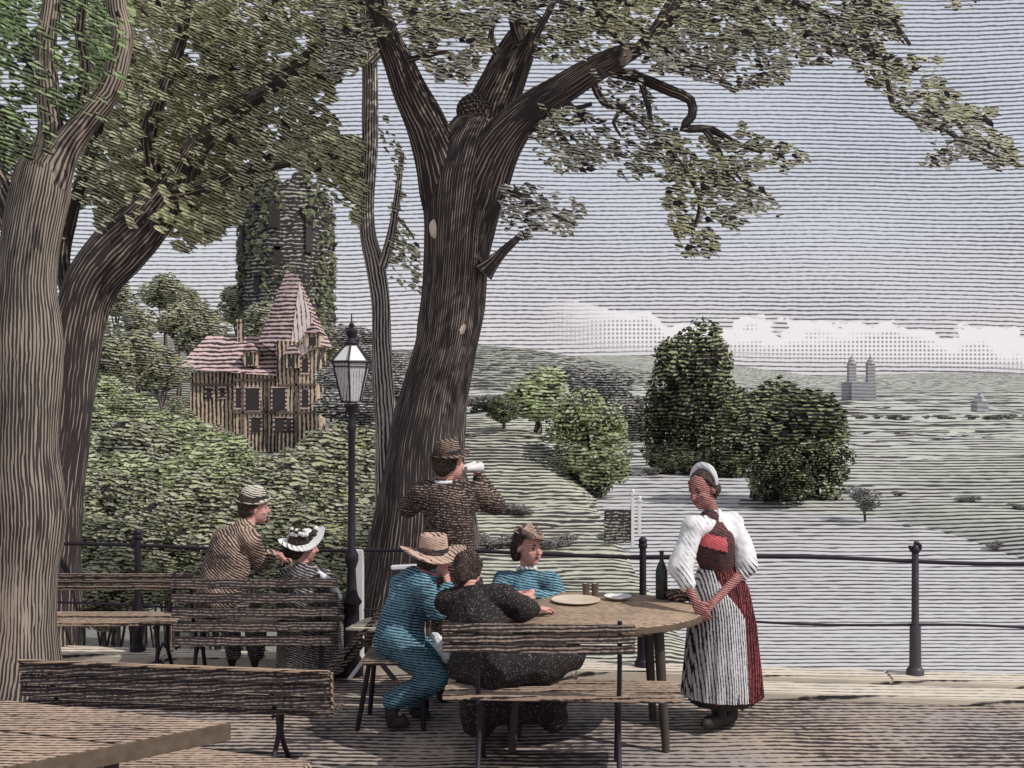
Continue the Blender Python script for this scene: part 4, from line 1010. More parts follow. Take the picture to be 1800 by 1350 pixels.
# folding chair tilted against the table, between the lamp and the blue man
t = Thing('folding_chair', 'folding slatted chair tilted behind the man in the blue coat', 'chair', P(560, 1207, 7.9))
c1, c2 = P(740, 1000, 7.35), P(552, 1200, 7.75); dv = Vector((0.10, 0.34, 0))
for k_, nm in ((0, 'long_rail'), (1, 'long_rail')):
    g = G(); g.board(c1 + dv * k_, c2 + dv * k_ + Vector((0, 0, -0.02)), 0.035, 0.022, (0, 1, 0), 0.003); t.part(nm, g, M['wood_dark'])
g = G()
for i in range(6):
    p = c1.lerp(c2, 0.03 + i * 0.075); g.board(p - dv * 0.02, p + dv * 1.02, 0.045, 0.014, (0.7, 0, 0.7), 0.003)
t.part('backrest', g, M['wood_dark'])
g = G(); p = c1; g.board(p + Vector((-0.20, 0.05, 0.0)), p + Vector((0.0, 0.05, 0.01)), 0.03, 0.03, (0, 0, 1), 0.006); t.part('top_slat', g, M['wood_white'])
g = G()
s0 = P(612, 1104, 7.6); s1 = P(700, 1108, 7.4)
for i in range(4): g.board(s0 + dv * (0.02 + 0.26 * i), s1 + dv * (0.02 + 0.26 * i), 0.075, 0.018, (0, 0, 1), 0.003)
t.part('seat', g, M['kerb'])
for k_ in (0.05, 0.95):
    g = G(); g.board(P(620, 1110, 7.6) + dv * k_, P(700, 1205, 7.4) + dv * k_, 0.03, 0.02, (0, 1, 0), 0.003); t.part('leg', g, M['wood_leg'])
    g = G(); g.board(P(668, 1120, 7.5) + dv * k_, P(612, 1195, 7.6) + dv * k_, 0.025, 0.02, (0, 1, 0), 0.003); t.part('leg', g, M['wood_white'])

# stool chair of the man in blue
t = Thing('garden_chair', 'garden chair on which the man in the blue coat sits', 'chair', P(690, 1275, 7.0))
g = G(); sc = P(700, 1150, 7.02); g.box(sc + Vector((0, 0, -0.01)), (0.40, 0.38, 0.03), None, 0.008); t.part('seat', g, M['wood_dark'])
for (dx_, dy_, ex) in ((-0.16, -0.15, P(628, 1268, 6.9)), (0.16, -0.15, P(745, 1268, 6.9)), (-0.16, 0.15, P(650, 1250, 7.25)), (0.16, 0.15, P(750, 1250, 7.25))):
    ex = Vector((ex.x, ex.y, 0.0)); g = G(); g.tube([sc + Vector((dx_, dy_, -0.02)), ex], 0.016, 9); t.part('leg', g, M['iron'])

# ------------------------------------------------------------ tableware
TZ = 0.757
def onT(px, py): x, y = zp(px, py, TZ); return Vector((x, y, TZ))
for i, (px, lb) in enumerate(((1030, 'small beer glass on the table, the left one of the pair'), (1046, 'small beer glass on the table, the right one of the pair'))):
    p = onT(px, 1050); t = Thing('beer_glass', lb, 'glass', p); g = G()
    g.lathe(p, [(0.020, 0), (0.022, 0.006), (0.019, 0.012), (0.024, 0.09), (0.022, 0.09), (0.018, 0.02)], 18); t.part('cup', g, M['clear'])
    g = G(); g.lathe(p, [(0.021, 0.07), (0.022, 0.085)], 18); t.part('foam', g, M['wood_white'])
p = onT(1012, 1058); t = Thing('serving_plate', 'wide flat plate left of the beer glasses', 'plate', p); g = G()
g.lathe(p, [(0.07, 0), (0.10, 0.004), (0.15, 0.014), (0.15, 0.018), (0.10, 0.009), (0.01, 0.007)], 36); t.part('dish', g, M['plate'])
p = onT(1086, 1054); t = Thing('side_plate', 'small pale plate right of the beer glasses', 'plate', p); g = G()
g.lathe(p, [(0.04, 0), (0.06, 0.012), (0.085, 0.022), (0.085, 0.026), (0.055, 0.014), (0.01, 0.01)], 32); t.part('dish', g, M['stone_white'])
p = onT(1163, 1052); t = Thing('wine_bottle', 'tall dark bottle on the table next to the waitress', 'bottle', p); g = G()
g.lathe(p, [(0.036, 0), (0.038, 0.01), (0.038, 0.17), (0.030, 0.20), (0.014, 0.235), (0.013, 0.285), (0.016, 0.29), (0.016, 0.30)], 22); t.part('bottle_body', g, M['bottle'])

p = onT(1196, 1054); t = Thing('low_basket', 'low dark basket on the table at the waitress\'s elbow', 'basket', p); g = G()
g.lathe(p, [(0.07, 0), (0.085, 0.01), (0.10, 0.05), (0.092, 0.05), (0.078, 0.012), (0.01, 0.008)], 28); t.part('bowl', g, M['wood_dark'])
g = G()
g.ball(p + Vector((0.02, 0, 0.045)), (0.045, 0.03, 0.022)); t.part('bread_roll', g, M['brown_coat'])
p = onT(905, 1064) if False else None


# ------------------------------------------------------------ people
def basis(f, u):
    f = Vector(f).normalized(); u = Vector(u); r = f.cross(u).normalized(); u = r.cross(f).normalized(); return r, f, u


def hand(bl, wrist, d, n, curl=0.4, side=1, s=1.0):
    """d: towards the fingers, n: back of the hand; thumb on the 'side' of the palm"""
    d = Vector(d).normalized(); n = Vector(n); n = (n - d * n.dot(d)).normalized(); b = d.cross(n) * side
    w0 = Vector(wrist)
    for k, (off, ln) in enumerate(((-0.030, 0.066), (-0.010, 0.076), (0.011, 0.072), (0.031, 0.056))):
        kn = w0 + d * 0.088 * s + b * off * s; bl.cap(w0 + b * off * 0.5 * s, 0.016 * s, kn, 0.0125 * s)
        d1 = (d * math.cos(curl) - n * math.sin(curl) + b * off * 2).normalized(); m1 = kn + d1 * ln * 0.52 * s
        d2_ = (d * math.cos(curl * 2.1) - n * math.sin(curl * 2.1) + b * off * 2).normalized(); m2 = m1 + d2_ * ln * 0.50 * s
        bl.cap(kn, 0.0095 * s, m1, 0.0085 * s); bl.cap(m1, 0.0085 * s, m2, 0.007 * s)
    th0 = w0 + d * 0.028 * s - b * 0.026 * s; th1 = th0 + (d * 0.7 - b * 0.7 - n * 0.2).normalized() * 0.042 * s; th2 = th1 + (d * 0.95 - b * 0.25 - n * 0.3).normalized() * 0.032 * s
    bl.cap(th0, 0.014 * s, th1, 0.011 * s); bl.cap(th1, 0.0105 * s, th2, 0.0085 * s)


def head(bl, c, f, u, s=1.0):
    r, f, u = basis(f, u); m = Matrix((r, f, u)).transposed(); c = Vector(c)
    def q(a, b, d): return c + (r * a + f * b + u * d) * s
    bl.ball(q(0, -0.012, 0.028), (0.076 * s, 0.096 * s, 0.086 * s), m, 3)
    bl.ball(q(0, 0.024, -0.030), (0.060 * s, 0.066 * s, 0.078 * s), m, 3)
    bl.ball(q(0, 0.055, -0.082), (0.026 * s, 0.026 * s, 0.022 * s), m)
    bl.ball(q(0, 0.070, 0.026), (0.046 * s, 0.018 * s, 0.012 * s), m)
    bl.cap(q(0, 0.082, 0.012), 0.008 * s, q(0, 0.104, -0.022), 0.0125 * s)
    bl.ball(q(0, 0.080, -0.052), (0.022 * s, 0.012 * s, 0.011 * s), m)
    for k in (-1, 1):
        bl.ball(q(k * 0.077, -0.008, -0.004), (0.010 * s, 0.018 * s, 0.030 * s), m); bl.ball(q(k * 0.042, 0.058, -0.026), (0.018 * s, 0.018 * s, 0.018 * s), m)
    marks = [(q(k * 0.031, 0.082, 0.006), 0.0115 * s, 1) for k in (-1, 1)] + [(q(k * 0.034 + j * 0.012, 0.084, 0.028), 0.007 * s, 1) for k in (-1, 1) for j in (-1, 0, 1)]
    marks += [(q(j * 0.012, 0.092, -0.053), 0.0085 * s, 2) for j in (-1, 0, 1)]
    return q, m, marks


def figure(label, J, hf, hu=(0, 0, 1), s=1.0, hs_=1.0, skin='skin', hands=(), neck=True, base=None, cat='person', voxel=0.0062):
    """J: joints by name in world coordinates. Body fused into one continuous mesh."""
    t = Thing('person', label, cat, base or (J['pelvis'].x, J['pelvis'].y, 0)); bl = Blob()
    r, f, u = basis(hf, hu)
    bl.chain([(J['pelvis'], 0.125 * s), (J['pelvis'].lerp(J['chest'], 0.5), 0.105 * s), (J['chest'], 0.13 * s)])
    bl.cap(J['shl'], 0.052 * s, J['shr'], 0.052 * s); bl.cap(J['chest'], 0.10 * s, J['neck'], 0.055 * s)
    bl.cap(J['neck'], 0.050 * s, J['head'] - u * 0.05 * hs_ - f * 0.012, 0.047 * hs_)
    for k in 'lr':
        bl.chain([(J['sh' + k], 0.052 * s), (J['el' + k], 0.040 * s), (J['wr' + k], 0.026 * s)])
        if 'hip' + k in J: bl.chain([(J['hip' + k], 0.085 * s), (J['kn' + k], 0.058 * s), (J['an' + k], 0.032 * s)]); bl.cap(J['an' + k], 0.032 * s, J['an' + k].lerp(J['toe' + k], 0.6), 0.018 * s); bl.cap(J['pelvis'], 0.10 * s, J['hip' + k], 0.085 * s)
    q, m, marks = head(bl, J['head'], hf, hu, hs_)
    for (w_, d, n, curl, side) in hands: hand(bl, w_, d, n, curl, side, s)
    g = bl.fuse(voxel, 2)
    o = t.part('body', g, [M[skin], M['feature'], M['lip']])
    inv = t.base
    for p in o.data.polygons:
        c_ = p.center + inv
        if (c_ - J['head']).length < 0.15:
            for (mp, mr, mi) in marks:
                if (c_ - mp).length < mr: p.material_index = mi; break
    t.q, t.m, t.J = q, m, J
    return t


def cloth(t, name, mat, chains, vox=0.009, sm=4, fold=0.006, fs=9.0, balls=(), parent=None, label=None):
    bl = Blob()
    for ch in chains: bl.chain(ch)
    for (c_, r_, m_) in balls: bl.ball(c_, r_, m_, 3)
    return t.part(name, bl.fuse(vox, sm, fold, fs), M[mat], parent, label=label)


def hat(t, c, axis, fwd, brim, crown, hgt, mat, sx=1.0, sy=1.0, warp=0.012, band=None, dome=False, name='hat'):
    g = G()
    pr = [(crown * 0.98, -0.004), (brim * 0.75, -0.002), (brim, 0.004), (brim * 1.01, 0.010), (brim * 0.75, 0.006), (crown * 1.02, 0.010), (crown, 0.03)]
    if dome: pr += [(crown * 0.97, hgt * 0.5), (crown * 0.80, hgt * 0.82), (crown * 0.45, hgt * 0.97), (0.01, hgt)]
    else: pr += [(crown * 0.96, hgt * 0.6), (crown * 0.90, hgt * 0.92), (crown * 0.75, hgt), (crown * 0.35, hgt * 0.93), (0.01, hgt * 0.90)]
    g.lathe(c, pr, 40, axis, sx, sy, fwd, warp=lambda th, r: warp * math.cos(2 * th) * (r / brim) ** 2 - warp * 0.3 * math.cos(th) * (r / brim))
    o = t.part(name, g, M[mat])
    if band:
        g = G(); g.lathe(c, [(crown * 1.03, 0.010), (crown * 1.035, 0.035), (crown * 0.99, 0.037)], 40, axis, sx, sy, fwd); t.part('hat_band', g, M[band], o)
    return o


def hair(t, J, hs_, mat='hair', extra=(), low=0.0, name='hair'):
    q, m = t.q, t.m; bl = Blob()
    bl.ball(q(0, -0.030, 0.040), (0.084 * hs_, 0.090 * hs_, 0.086 * hs_), m, 3)
    bl.ball(q(0, -0.055, -0.010 - low), (0.072 * hs_, 0.055 * hs_, 0.070 * hs_), m, 3)
    for k in (-1, 1): bl.cap(q(k * 0.070, 0.005, 0.055), 0.020 * hs_, q(k * 0.076, -0.030, -0.02), 0.016 * hs_)
    for (a, ra, b, rb) in extra: bl.cap(q(*a), ra * hs_, q(*b), rb * hs_)
    return t.part(name, bl.fuse(0.007, 2, 0.004, 30), M[mat])


def shoe(t, an, toe, name='shoe', mat='shoe', s=1.0):
    bl = Blob(); a = Vector(an); b = Vector(toe); bl.cap(Vector((a.x, a.y, a.z + 0.07)), 0.047 * s, Vector((a.x, a.y, max(a.z, 0.05))), 0.048 * s); bl.cap(Vector((a.x, a.y, max(a.z, 0.05))), 0.048 * s, Vector((a.x, a.y, max(0.045, a.z - 0.05))), 0.042 * s); bl.chain([(Vector((a.x, a.y, max(0.04, a.z - 0.05))), 0.040 * s), (b.lerp(a, 0.25), 0.042 * s), (b, 0.030 * s)])
    g = bl.fuse(0.007, 2)
    g.v = [Vector((v.x, v.y, max(v.z, 0.012))) if a.z < 0.15 else v for v in g.v]
    return t.part(name, g, M[mat])


# ---- 1 the waitress
D = 7.0
J = dict(pelvis=P(1268, 1030, D), chest=P(1254, 950, D), neck=P(1252, 902, D - 0.01), head=P(1235, 862, D - 0.03),
         shl=P(1214, 928, D - 0.13), ell=P(1196, 1000, D - 0.20), wrl=P(1222, 1058, D - 0.32),
         shr=P(1290, 920, D + 0.06), elr=P(1312, 1000, D - 0.04), wrr=P(1252, 1060, D - 0.22),
         hipl=P(1248, 1050, D - 0.06), knl=P(1250, 1150, D - 0.08), anl=P(1262, 1252, D - 0.05), toel=P(1245, 1276, D - 0.13),
         hipr=P(1285, 1050, D + 0.05), knr=P(1285, 1150, D + 0.05), anr=P(1282, 1250, D + 0.05), toer=P(1270, 1268, D - 0.02))
t = figure('waitress in a white blouse, dark red skirt and striped apron leaning on the table', J, (-0.72, -0.66, -0.22), (-0.25, 0.0, 1), 0.88, 1.02, 'skin_shade',
           hands=[(J['wrr'], (-0.75, -0.25, -0.55), (-0.2, -0.75, 0.6), 0.35, -1), (J['wrl'], (0.35, -0.5, -0.6), (-0.5, -0.5, 0.5), 0.5, 1)], base=P(1268, 1275, D))
hair(t, J, 1.02, extra=[((0, -0.08, 0.03), 0.045, (0, -0.10, -0.015), 0.05)])
g = G(); c_ = t.q(0, -0.045, 0.085); r_, f_, u_ = basis((-0.72, -0.66, -0.22), (-0.25, 0, 1))
pts = [t.q(0.092 * math.cos(a_), -0.035 - 0.02 * math.sin(a_), 0.035 + 0.102 * math.sin(a_)) for a_ in [R(q_) for q_ in range(-20, 201, 14)]]
g.tube(pts, [0.010 + 0.016 * math.sin(PI * i / (len(pts) - 1)) for i in range(len(pts))], 12, True, 0.25, 0, 2); t.part('cap', g, M['white_cloth'])
ch, pe, ne = J['chest'], J['pelvis'], J['neck']
wa = pe.lerp(ch, 0.40)
cloth(t, 'blouse', 'white_cloth', [[(J['shl'] + Vector((0.01, 0, 0)), 0.070), (J['shr'] + Vector((-0.01, 0, 0)), 0.072)], [(ch + Vector((-0.03, 0, 0.05)), 0.105), (ch + Vector((0.03, 0, 0.05)), 0.105)],[(ch + Vector((0, 0, 0.02)), 0.128), (ne + Vector((0, 0, -0.05)), 0.085)],
      [(J['shr'] + Vector((-0.02, 0, 0)), 0.070), (J['shr'].lerp(J['elr'], 0.45), 0.078), (J['elr'] + Vector((0, 0, 0.02)), 0.076), (J['elr'].lerp(J['wrr'], 0.12), 0.052)],
      [(J['shl'] + Vector((0.02, 0, 0)), 0.062), (J['shl'].lerp(J['ell'], 0.6), 0.070), (J['ell'], 0.074), (J['ell'].lerp(J['wrl'], 0.45), 0.052)]], fold=0.010, fs=13)
bod = cloth(t, 'bodice', 'bodice', [[(wa, 0.108), (ch + Vector((-0.010, -0.022, -0.01)), 0.140)], [(ch + Vector((-0.015, -0.035, 0.05)), 0.118), (ne + Vector((-0.012, -0.02, -0.045)), 0.076)]], fold=0.003)
fv = Vector((-0.62, -0.78, 0)).normalized(); g = G(); bv = [v.co + t.base for v in bod.data.vertices]; bn = [v.normal.copy() for v in bod.data.vertices]; use = []
for p in bod.data.polygons:
    c_ = p.center + t.base
    if -0.035 < c_.z - ch.z + 0.25 * (c_.x - ch.x) < 0.045 and p.normal.dot(fv) > 0.28: use.append(tuple(p.vertices))
idx = {k: n for n, k in enumerate(sorted({k for f in use for k in f}))}; n_ = len(idx)
g.v = [bv[k] + bn[k] * 0.007 for k in idx] + [bv[k] - bn[k] * 0.002 for k in idx]
g.f = [tuple(idx[k] for k in f) for f in use] + [tuple(idx[k] + n_ for k in reversed(f)) for f in use]
t.part('breast_panel', g, M['pink'])
g = G(); g.tube([ne + Vector((0.05 * math.cos(a_), 0.045 * math.sin(a_), 0.012)) for a_ in [R(x_) for x_ in range(0, 361, 20)]], 0.011, 9); t.part('collar', g, M['white_cloth'])
bx = P(1272, 1225, D)
g = G(); g.loft([((wa.x, wa.y, wa.z + 0.01), 0.110, 0.10, 0.1), ((pe.x, pe.y, pe.z - 0.01), 0.165, 0.15, 0.5), ((P(1270, 1100, D).x, D, P(0, 1100, D).z), 0.205, 0.19, 0.8), ((P(1270, 1170, D).x, D, P(0, 1170, D).z), 0.228, 0.22, 1), ((bx.x, D, P(0, 1222, D).z), 0.236, 0.235, 1.1), ((bx.x, D, P(0, 1222, D).z + 0.02), 0.21, 0.21, 1)], 140, 17, 0.035)
t.part('skirt', g, M['red_skirt'])
# petticoat hem
g = G(); g.loft([((bx.x - 0.01, D, P(0, 1232, D).z), 0.20, 0.20, 1), ((bx.x - 0.01, D, P(0, 1200, D).z), 0.20, 0.20, 1)], 90, 13, 0.03); t.part('petticoat', g, M['shoe'])
# apron: a curved sheet over the front-left of the skirt
g = G(); vs_ = []; fs = []; NA, NB = 48, 14
for i in range(NB + 1):
    f_ = i / NB; z = (wa.z + 0.0) * (1 - f_) + P(0, 1219, D).z * f_; cx_ = (wa.x) * (1 - min(1, f_ * 3)) + bx.x * min(1, f_ * 3)
    rr = 0.120 + 0.062 * min(1, f_ * 4) + 0.068 * f_
    for k in range(NA + 1):
        th = R(172) + R(124) * k / NA * (0.6 + 0.4 * min(1, f_ * 3)); fo = 1 + 0.020 * f_ * math.sin(k * 0.85) + 0.01 * f_ * math.sin(k * 2.1)
        vs_.append(Vector((cx_ + rr * fo * math.cos(th) * 1.03, D + rr * fo * math.sin(th), z)))
n0 = len(vs_)
vs_ += [Vector((v.x, v.y + 0.006, v.z)) for v in vs_]
for i in range(NB):
    for k in range(NA):
        a_ = i * (NA + 1) + k; fs.append((a_, a_ + 1, a_ + NA + 2, a_ + NA + 1)); fs.append((a_ + n0, a_ + NA + 1 + n0, a_ + NA + 2 + n0, a_ + 1 + n0))
for i in range(NB):
    for k in (0, NA): a_ = i * (NA + 1) + k; b_ = a_ + NA + 1; fs.append((a_, b_, b_ + n0, a_ + n0))
g.add(vs_, fs); t.part('apron', g, M['apron'])
shoe(t, P(1264, 1262, D - 0.05), P(1240, 1272, D - 0.2)); shoe(t, P(1284, 1262, D + 0.04), P(1262, 1268, D - 0.08))

# ---- 2 the man with field glasses
D = 7.5
J = dict(pelvis=P(800, 1010, D), chest=P(790, 900, D), neck=P(782, 850, D), head=P(790, 815, D),
         shl=P(742, 868, D - 0.02), ell=P(716, 892, D + 0.14), wrl=P(786, 855, D + 0.30),
         shr=P(838, 868, D + 0.02), elr=P(872, 888, D + 0.14), wrr=P(842, 842, D + 0.26),
         hipl=P(778, 1030, D), knl=P(780, 1120, D), anl=P(778, 1212, D), toel=P(785, 1220, D + 0.14),
         hipr=P(822, 1030, D), knr=P(826, 1120, D), anr=P(826, 1212, D), toer=P(834, 1220, D + 0.14))
t = figure('standing man in a dark brown coat and felt hat looking through field glasses', J, (0.75, 0.66, 0.05), (0, 0, 1), 1.0, 1.05, 'skin',
           hands=[(J['wrl'], (0.85, 0.1, 0.45), (-0.3, -0.6, 0.5), 0.6, 1), (J['wrr'], (-0.35, 0.1, 0.85), (0.8, -0.3, 0.3), 0.6, -1)])
hair(t, J, 1.05)
hat(t, t.q(0, -0.01, 0.052), (-0.10, -0.1, 1), (0.75, 0.66, 0), 0.150, 0.090, 0.105, 'hat_dark', 1.0, 0.95, 0.012, 'shoe')
ch, pe, ne = J['chest'], J['pelvis'], J['neck']
cloth(t, 'coat', 'dark_coat', [[(pe + Vector((0.02, 0, -0.10)), 0.150), (pe + Vector((0, 0, 0.06)), 0.140), (ch + Vector((-0.01, 0, -0.05)), 0.165), (ch + Vector((0, 0, 0.06)), 0.155), (ne + Vector((0, 0, -0.035)), 0.085)],
      [(J['shl'], 0.085), (J['ell'], 0.072), (J['wrl'], 0.048)], [(J['shr'], 0.085), (J['elr'], 0.072), (J['wrr'], 0.048)], [(J['shl'], 0.09), (J['shr'], 0.09)],
      [(J['shl'], 0.085), (ch, 0.14)], [(J['shr'], 0.085), (ch, 0.14)]], fold=0.010, fs=10)
g = G(); g.tube([ne + Vector((0.075 * math.cos(a_), 0.06 * math.sin(a_), 0.008)) for a_ in [R(x_) for x_ in range(0, 361, 20)]], 0.017, 9); t.part('collar', g, M['white_cloth'])
cloth(t, 'trousers', 'dark_coat', [[(J['hipl'], 0.10), (J['knl'], 0.078), (J['anl'] + Vector((0, 0, 0.04)), 0.062)], [(J['hipr'], 0.10), (J['knr'], 0.078), (J['anr'] + Vector((0, 0, 0.04)), 0.062)], [(J['hipl'], 0.11), (J['hipr'], 0.11)]], fold=0.008)
shoe(t, J['anl'], J['toel']); shoe(t, J['anr'], J['toer'])
c_ = P(828, 822, D + 0.22); t2 = Thing('field_glasses', 'pair of pale field glasses held up by the standing man', 'binoculars', c_)
f_ = Vector((0.75, 0.66, 0.05)).normalized(); sd_ = f_.cross(Vector((0, 0, 1)))
for k in (-1, 1):
    g = G(); g.lathe(c_ + sd_ * 0.034 * k - f_ * 0.02, [(0.018, -0.055), (0.022, -0.05), (0.020, -0.01), (0.026, 0.02), (0.034, 0.07), (0.036, 0.08), (0.026, 0.08)], 18, f_); t2.part('barrel', g, M['stone_white'])
g = G(); g.tube([c_ - sd_ * 0.03, c_ + sd_ * 0.03], 0.010, 9); g.tube([c_ - f_ * 0.04, c_ + f_ * 0.03], 0.011, 9); t2.part('bridge', g, M['stone_white'])

# ---- 3 the man in the blue coat
D = 7.0
J = dict(pelvis=P(696, 1112, D), chest=P(728, 1035, D), neck=P(752, 1003, D + 0.01), head=P(764, 985, D + 0.03),
         shl=P(708, 1030, D + 0.14), ell=P(745, 1075, D + 0.25), wrl=P(800, 1068, D + 0.25),
         shr=P(738, 1030, D - 0.14), elr=P(772, 1075, D - 0.12), wrr=P(788, 1028, D + 0.02),
         hipl=P(694, 1125, D + 0.09), knl=P(790, 1160, D + 0.14), anl=P(730, 1240, D + 0.16), toel=P(750, 1262, D + 0.12),
         hipr=P(694, 1128, D - 0.09), knr=P(768, 1192, D - 0.12), anr=P(690, 1240, D - 0.08), toer=P(712, 1272, D - 0.10))
t = figure('seated man in a blue coat and wide tan hat resting his chin on his hand', J, (0.86, 0.45, -0.12), (0.12, 0, 1), 0.95, 1.0, 'skin',
           hands=[(J['wrr'], (-0.25, 0.0, 0.95), (0.9, -0.3, 0.2), 0.7, -1), (J['wrl'], (1, 0.1, -0.1), (0, 0, 1), 0.3, 1)])
hair(t, J, 1.0, low=0.01)
hat(t, t.q(0, -0.015, 0.045), (0.02, -0.12, 1), (1, 0.3, 0.15), 0.205, 0.092, 0.12, 'straw', 1.0, 0.85, 0.03, 'shoe')
ch, pe, ne = J['chest'], J['pelvis'], J['neck']
cloth(t, 'coat', 'blue', [[(pe + Vector((0, 0, -0.02)), 0.140), (pe.lerp(ch, 0.5), 0.122), (ch, 0.138), (ne + Vector((-0.01, 0, -0.03)), 0.075)],
      [(J['shr'], 0.075), (J['elr'], 0.064), (J['wrr'].lerp(J['elr'], 0.12), 0.045)], [(J['shl'], 0.075), (J['ell'], 0.064), (J['wrl'], 0.044)], [(J['shl'], 0.08), (J['shr'], 0.08)],
      [(pe + Vector((0.0, 0, -0.05)), 0.145), (pe + Vector((0.05, 0, -0.03)), 0.135)]], fold=0.016, fs=11)
g = G(); g.tube([ne + Vector((0.058 * math.cos(a_), 0.058 * math.sin(a_), -0.002 + 0.02 * math.cos(a_ + PI))) for a_ in [R(x_) for x_ in range(0, 361, 20)]], 0.014, 9); t.part('collar', g, M['pink'])
cloth(t, 'trousers', 'blue_dark', [[(J['hipr'], 0.105), (J['hipr'].lerp(J['knr'], 0.5), 0.095), (J['knr'], 0.076), (J['anr'] + Vector((0, 0, 0.03)), 0.062)],
      [(J['hipl'], 0.105), (J['knl'], 0.076), (J['anl'] + Vector((0, 0, 0.03)), 0.062)], [(J['hipl'], 0.11), (J['hipr'], 0.11)]], fold=0.010, fs=12)
shoe(t, Vector((J['anr'].x, J['anr'].y, 0.09)), J['toer']); shoe(t, Vector((J['anl'].x, J['anl'].y, 0.09)), J['toel'])
v = P(776, 1142, D - 0.02); t2 = Thing('white_napkin', 'crumpled white napkin hanging beside the knee of the man in blue', 'napkin', P(776, 1165, D - .02))
bl = Blob(); bl.chain([(P(764, 1118, D + 0.02), 0.028), (P(775, 1136, D - 0.02), 0.036), (P(788, 1158, D - 0.03), 0.034)]); t2.part('cloth', bl.fuse(0.006, 3, 0.012, 26), M['white_cloth'])

# ---- 4 child in blue with feathered hat behind the table
D = 7.5
J = dict(pelvis=P(925, 1130, D), chest=P(925, 1035, D), neck=P(926, 1000, D - 0.02), head=P(930, 962, D - 0.03),
         shl=P(968, 1022, D - 0.04), ell=P(985, 1060, D - 0.15), wrl=P(935, 1058, D - 0.40),
         shr=P(885, 1022, D), elr=P(868, 1058, D - 0.15), wrr=P(905, 1062, D - 0.42),
         hipl=P(945, 1140, D), knl=P(955, 1150, D - 0.38), anl=P(960, 1250, D - 0.40), toel=P(960, 1262, D - 0.52),
         hipr=P(905, 1140, D), knr=P(905, 1150, D - 0.38), anr=P(900, 1250, D - 0.40), toer=P(900, 1262, D - 0.52))
for k in ('knl', 'knr'): J[k].z = 0.50
for k in ('anl', 'anr'): J[k].z = 0.08
for k in ('toel', 'toer'): J[k].z = 0.04
for k in ('wrl', 'wrr'): J[k].z = 0.80
t = figure('young woman in a blue jacket and small feathered hat seated behind the table', J, (0.62, -0.78, -0.06), (0.05, 0, 1), 0.86, 1.05, 'skin',
           hands=[(J['wrl'], (-0.9, -0.4, 0), (0, 0, 1), 0.25, 1), (J['wrr'], (0.9, -0.4, 0), (0, 0, 1), 0.25, -1)])
hair(t, J, 1.08, extra=[((-0.06, -0.06, 0.0), 0.04, (-0.05, -0.06, -0.07), 0.04), ((0.06, -0.06, 0.0), 0.04, (0.05, -0.06, -0.06), 0.035)])
h = hat(t, t.q(0, 0.008, 0.072), (0.30, -0.05, 1), (0.62, -0.78, 0), 0.115, 0.075, 0.075, 'hat_dark', 1.15, 0.9, 0.012, 'straw', True)
g = G(); q = t.q
for k in range(5): g.tube([q(0.03, 0.02 + 0.008 * k, 0.10), q(0.05 + 0.01 * k, 0.05, 0.155 - 0.008 * k), q(0.05, 0.09 + 0.006 * k, 0.135 - 0.01 * k), q(0.045, 0.12, 0.105 - 0.008 * k)], [0.006, 0.011, 0.008, 0.002], 9)
t.part('feather', g, M['straw'], h)
ch, pe, ne = J['chest'], J['pelvis'], J['neck']
cloth(t, 'jacket', 'blue', [[(pe, 0.125), (pe.lerp(ch, .5), 0.115), (ch, 0.132), (ne + Vector((0, 0, -0.03)), 0.066)], [(J['shr'], 0.068), (J['elr'], 0.058), (J['wrr'].lerp(J['elr'], .1), 0.038)],
      [(J['shl'], 0.068), (J['ell'], 0.058), (J['wrl'].lerp(J['ell'], .1), 0.038)], [(J['shl'], 0.072), (J['shr'], 0.072)]], fold=0.010, fs=14)
g = G(); g.tube([ne + Vector((0.058 * math.cos(a_), 0.055 * math.sin(a_), 0.0 - 0.015 * math.sin(a_ + PI) * -1)) for a_ in [R(x_) for x_ in range(0, 361, 20)]], 0.013, 9); t.part('collar', g, M['white_cloth'])
for k in 'lr':
    g = Blob(); g.cap(J['wr' + k].lerp(J['el' + k], 0.10), 0.030, J['wr' + k].lerp(J['el' + k], 0.2), 0.036); t.part('cuff', g.fuse(0.006, 2), M['white_cloth'])
g = G(); g.loft([((pe.x, pe.y - 0.18, 0.04), 0.24, 0.34, 1), ((pe.x, pe.y - 0.18, 0.45), 0.22, 0.30, 0.7), ((pe.x, pe.y - 0.12, 0.56), 0.19, 0.24, 0.4), ((pe.x, pe.y, 0.66), 0.12, 0.12, 0.1)], 80, 11, 0.04); t.part('skirt', g, M['blue_dark'])

# stool for her
t = Thing('round_stool', 'dark stool under the young woman in the blue jacket', 'stool', (pe.x, pe.y + 0.02, 0))
g = G(); g.lathe((pe.x, pe.y + 0.02, 0), [(0.15, 0.40), (0.17, 0.41), (0.17, 0.425), (0.15, 0.43)], 24); t.part('seat', g, M['wood_dark'])
for k in range(3): a_ = R(90 + 120 * k); g = G(); g.tube([(pe.x + .18 * math.cos(a_), pe.y + .02 + .18 * math.sin(a_), 0), (pe.x + .10 * math.cos(a_), pe.y + .02 + .10 * math.sin(a_), 0.40)], 0.014, 9); t.part('leg', g, M['wood_leg'])

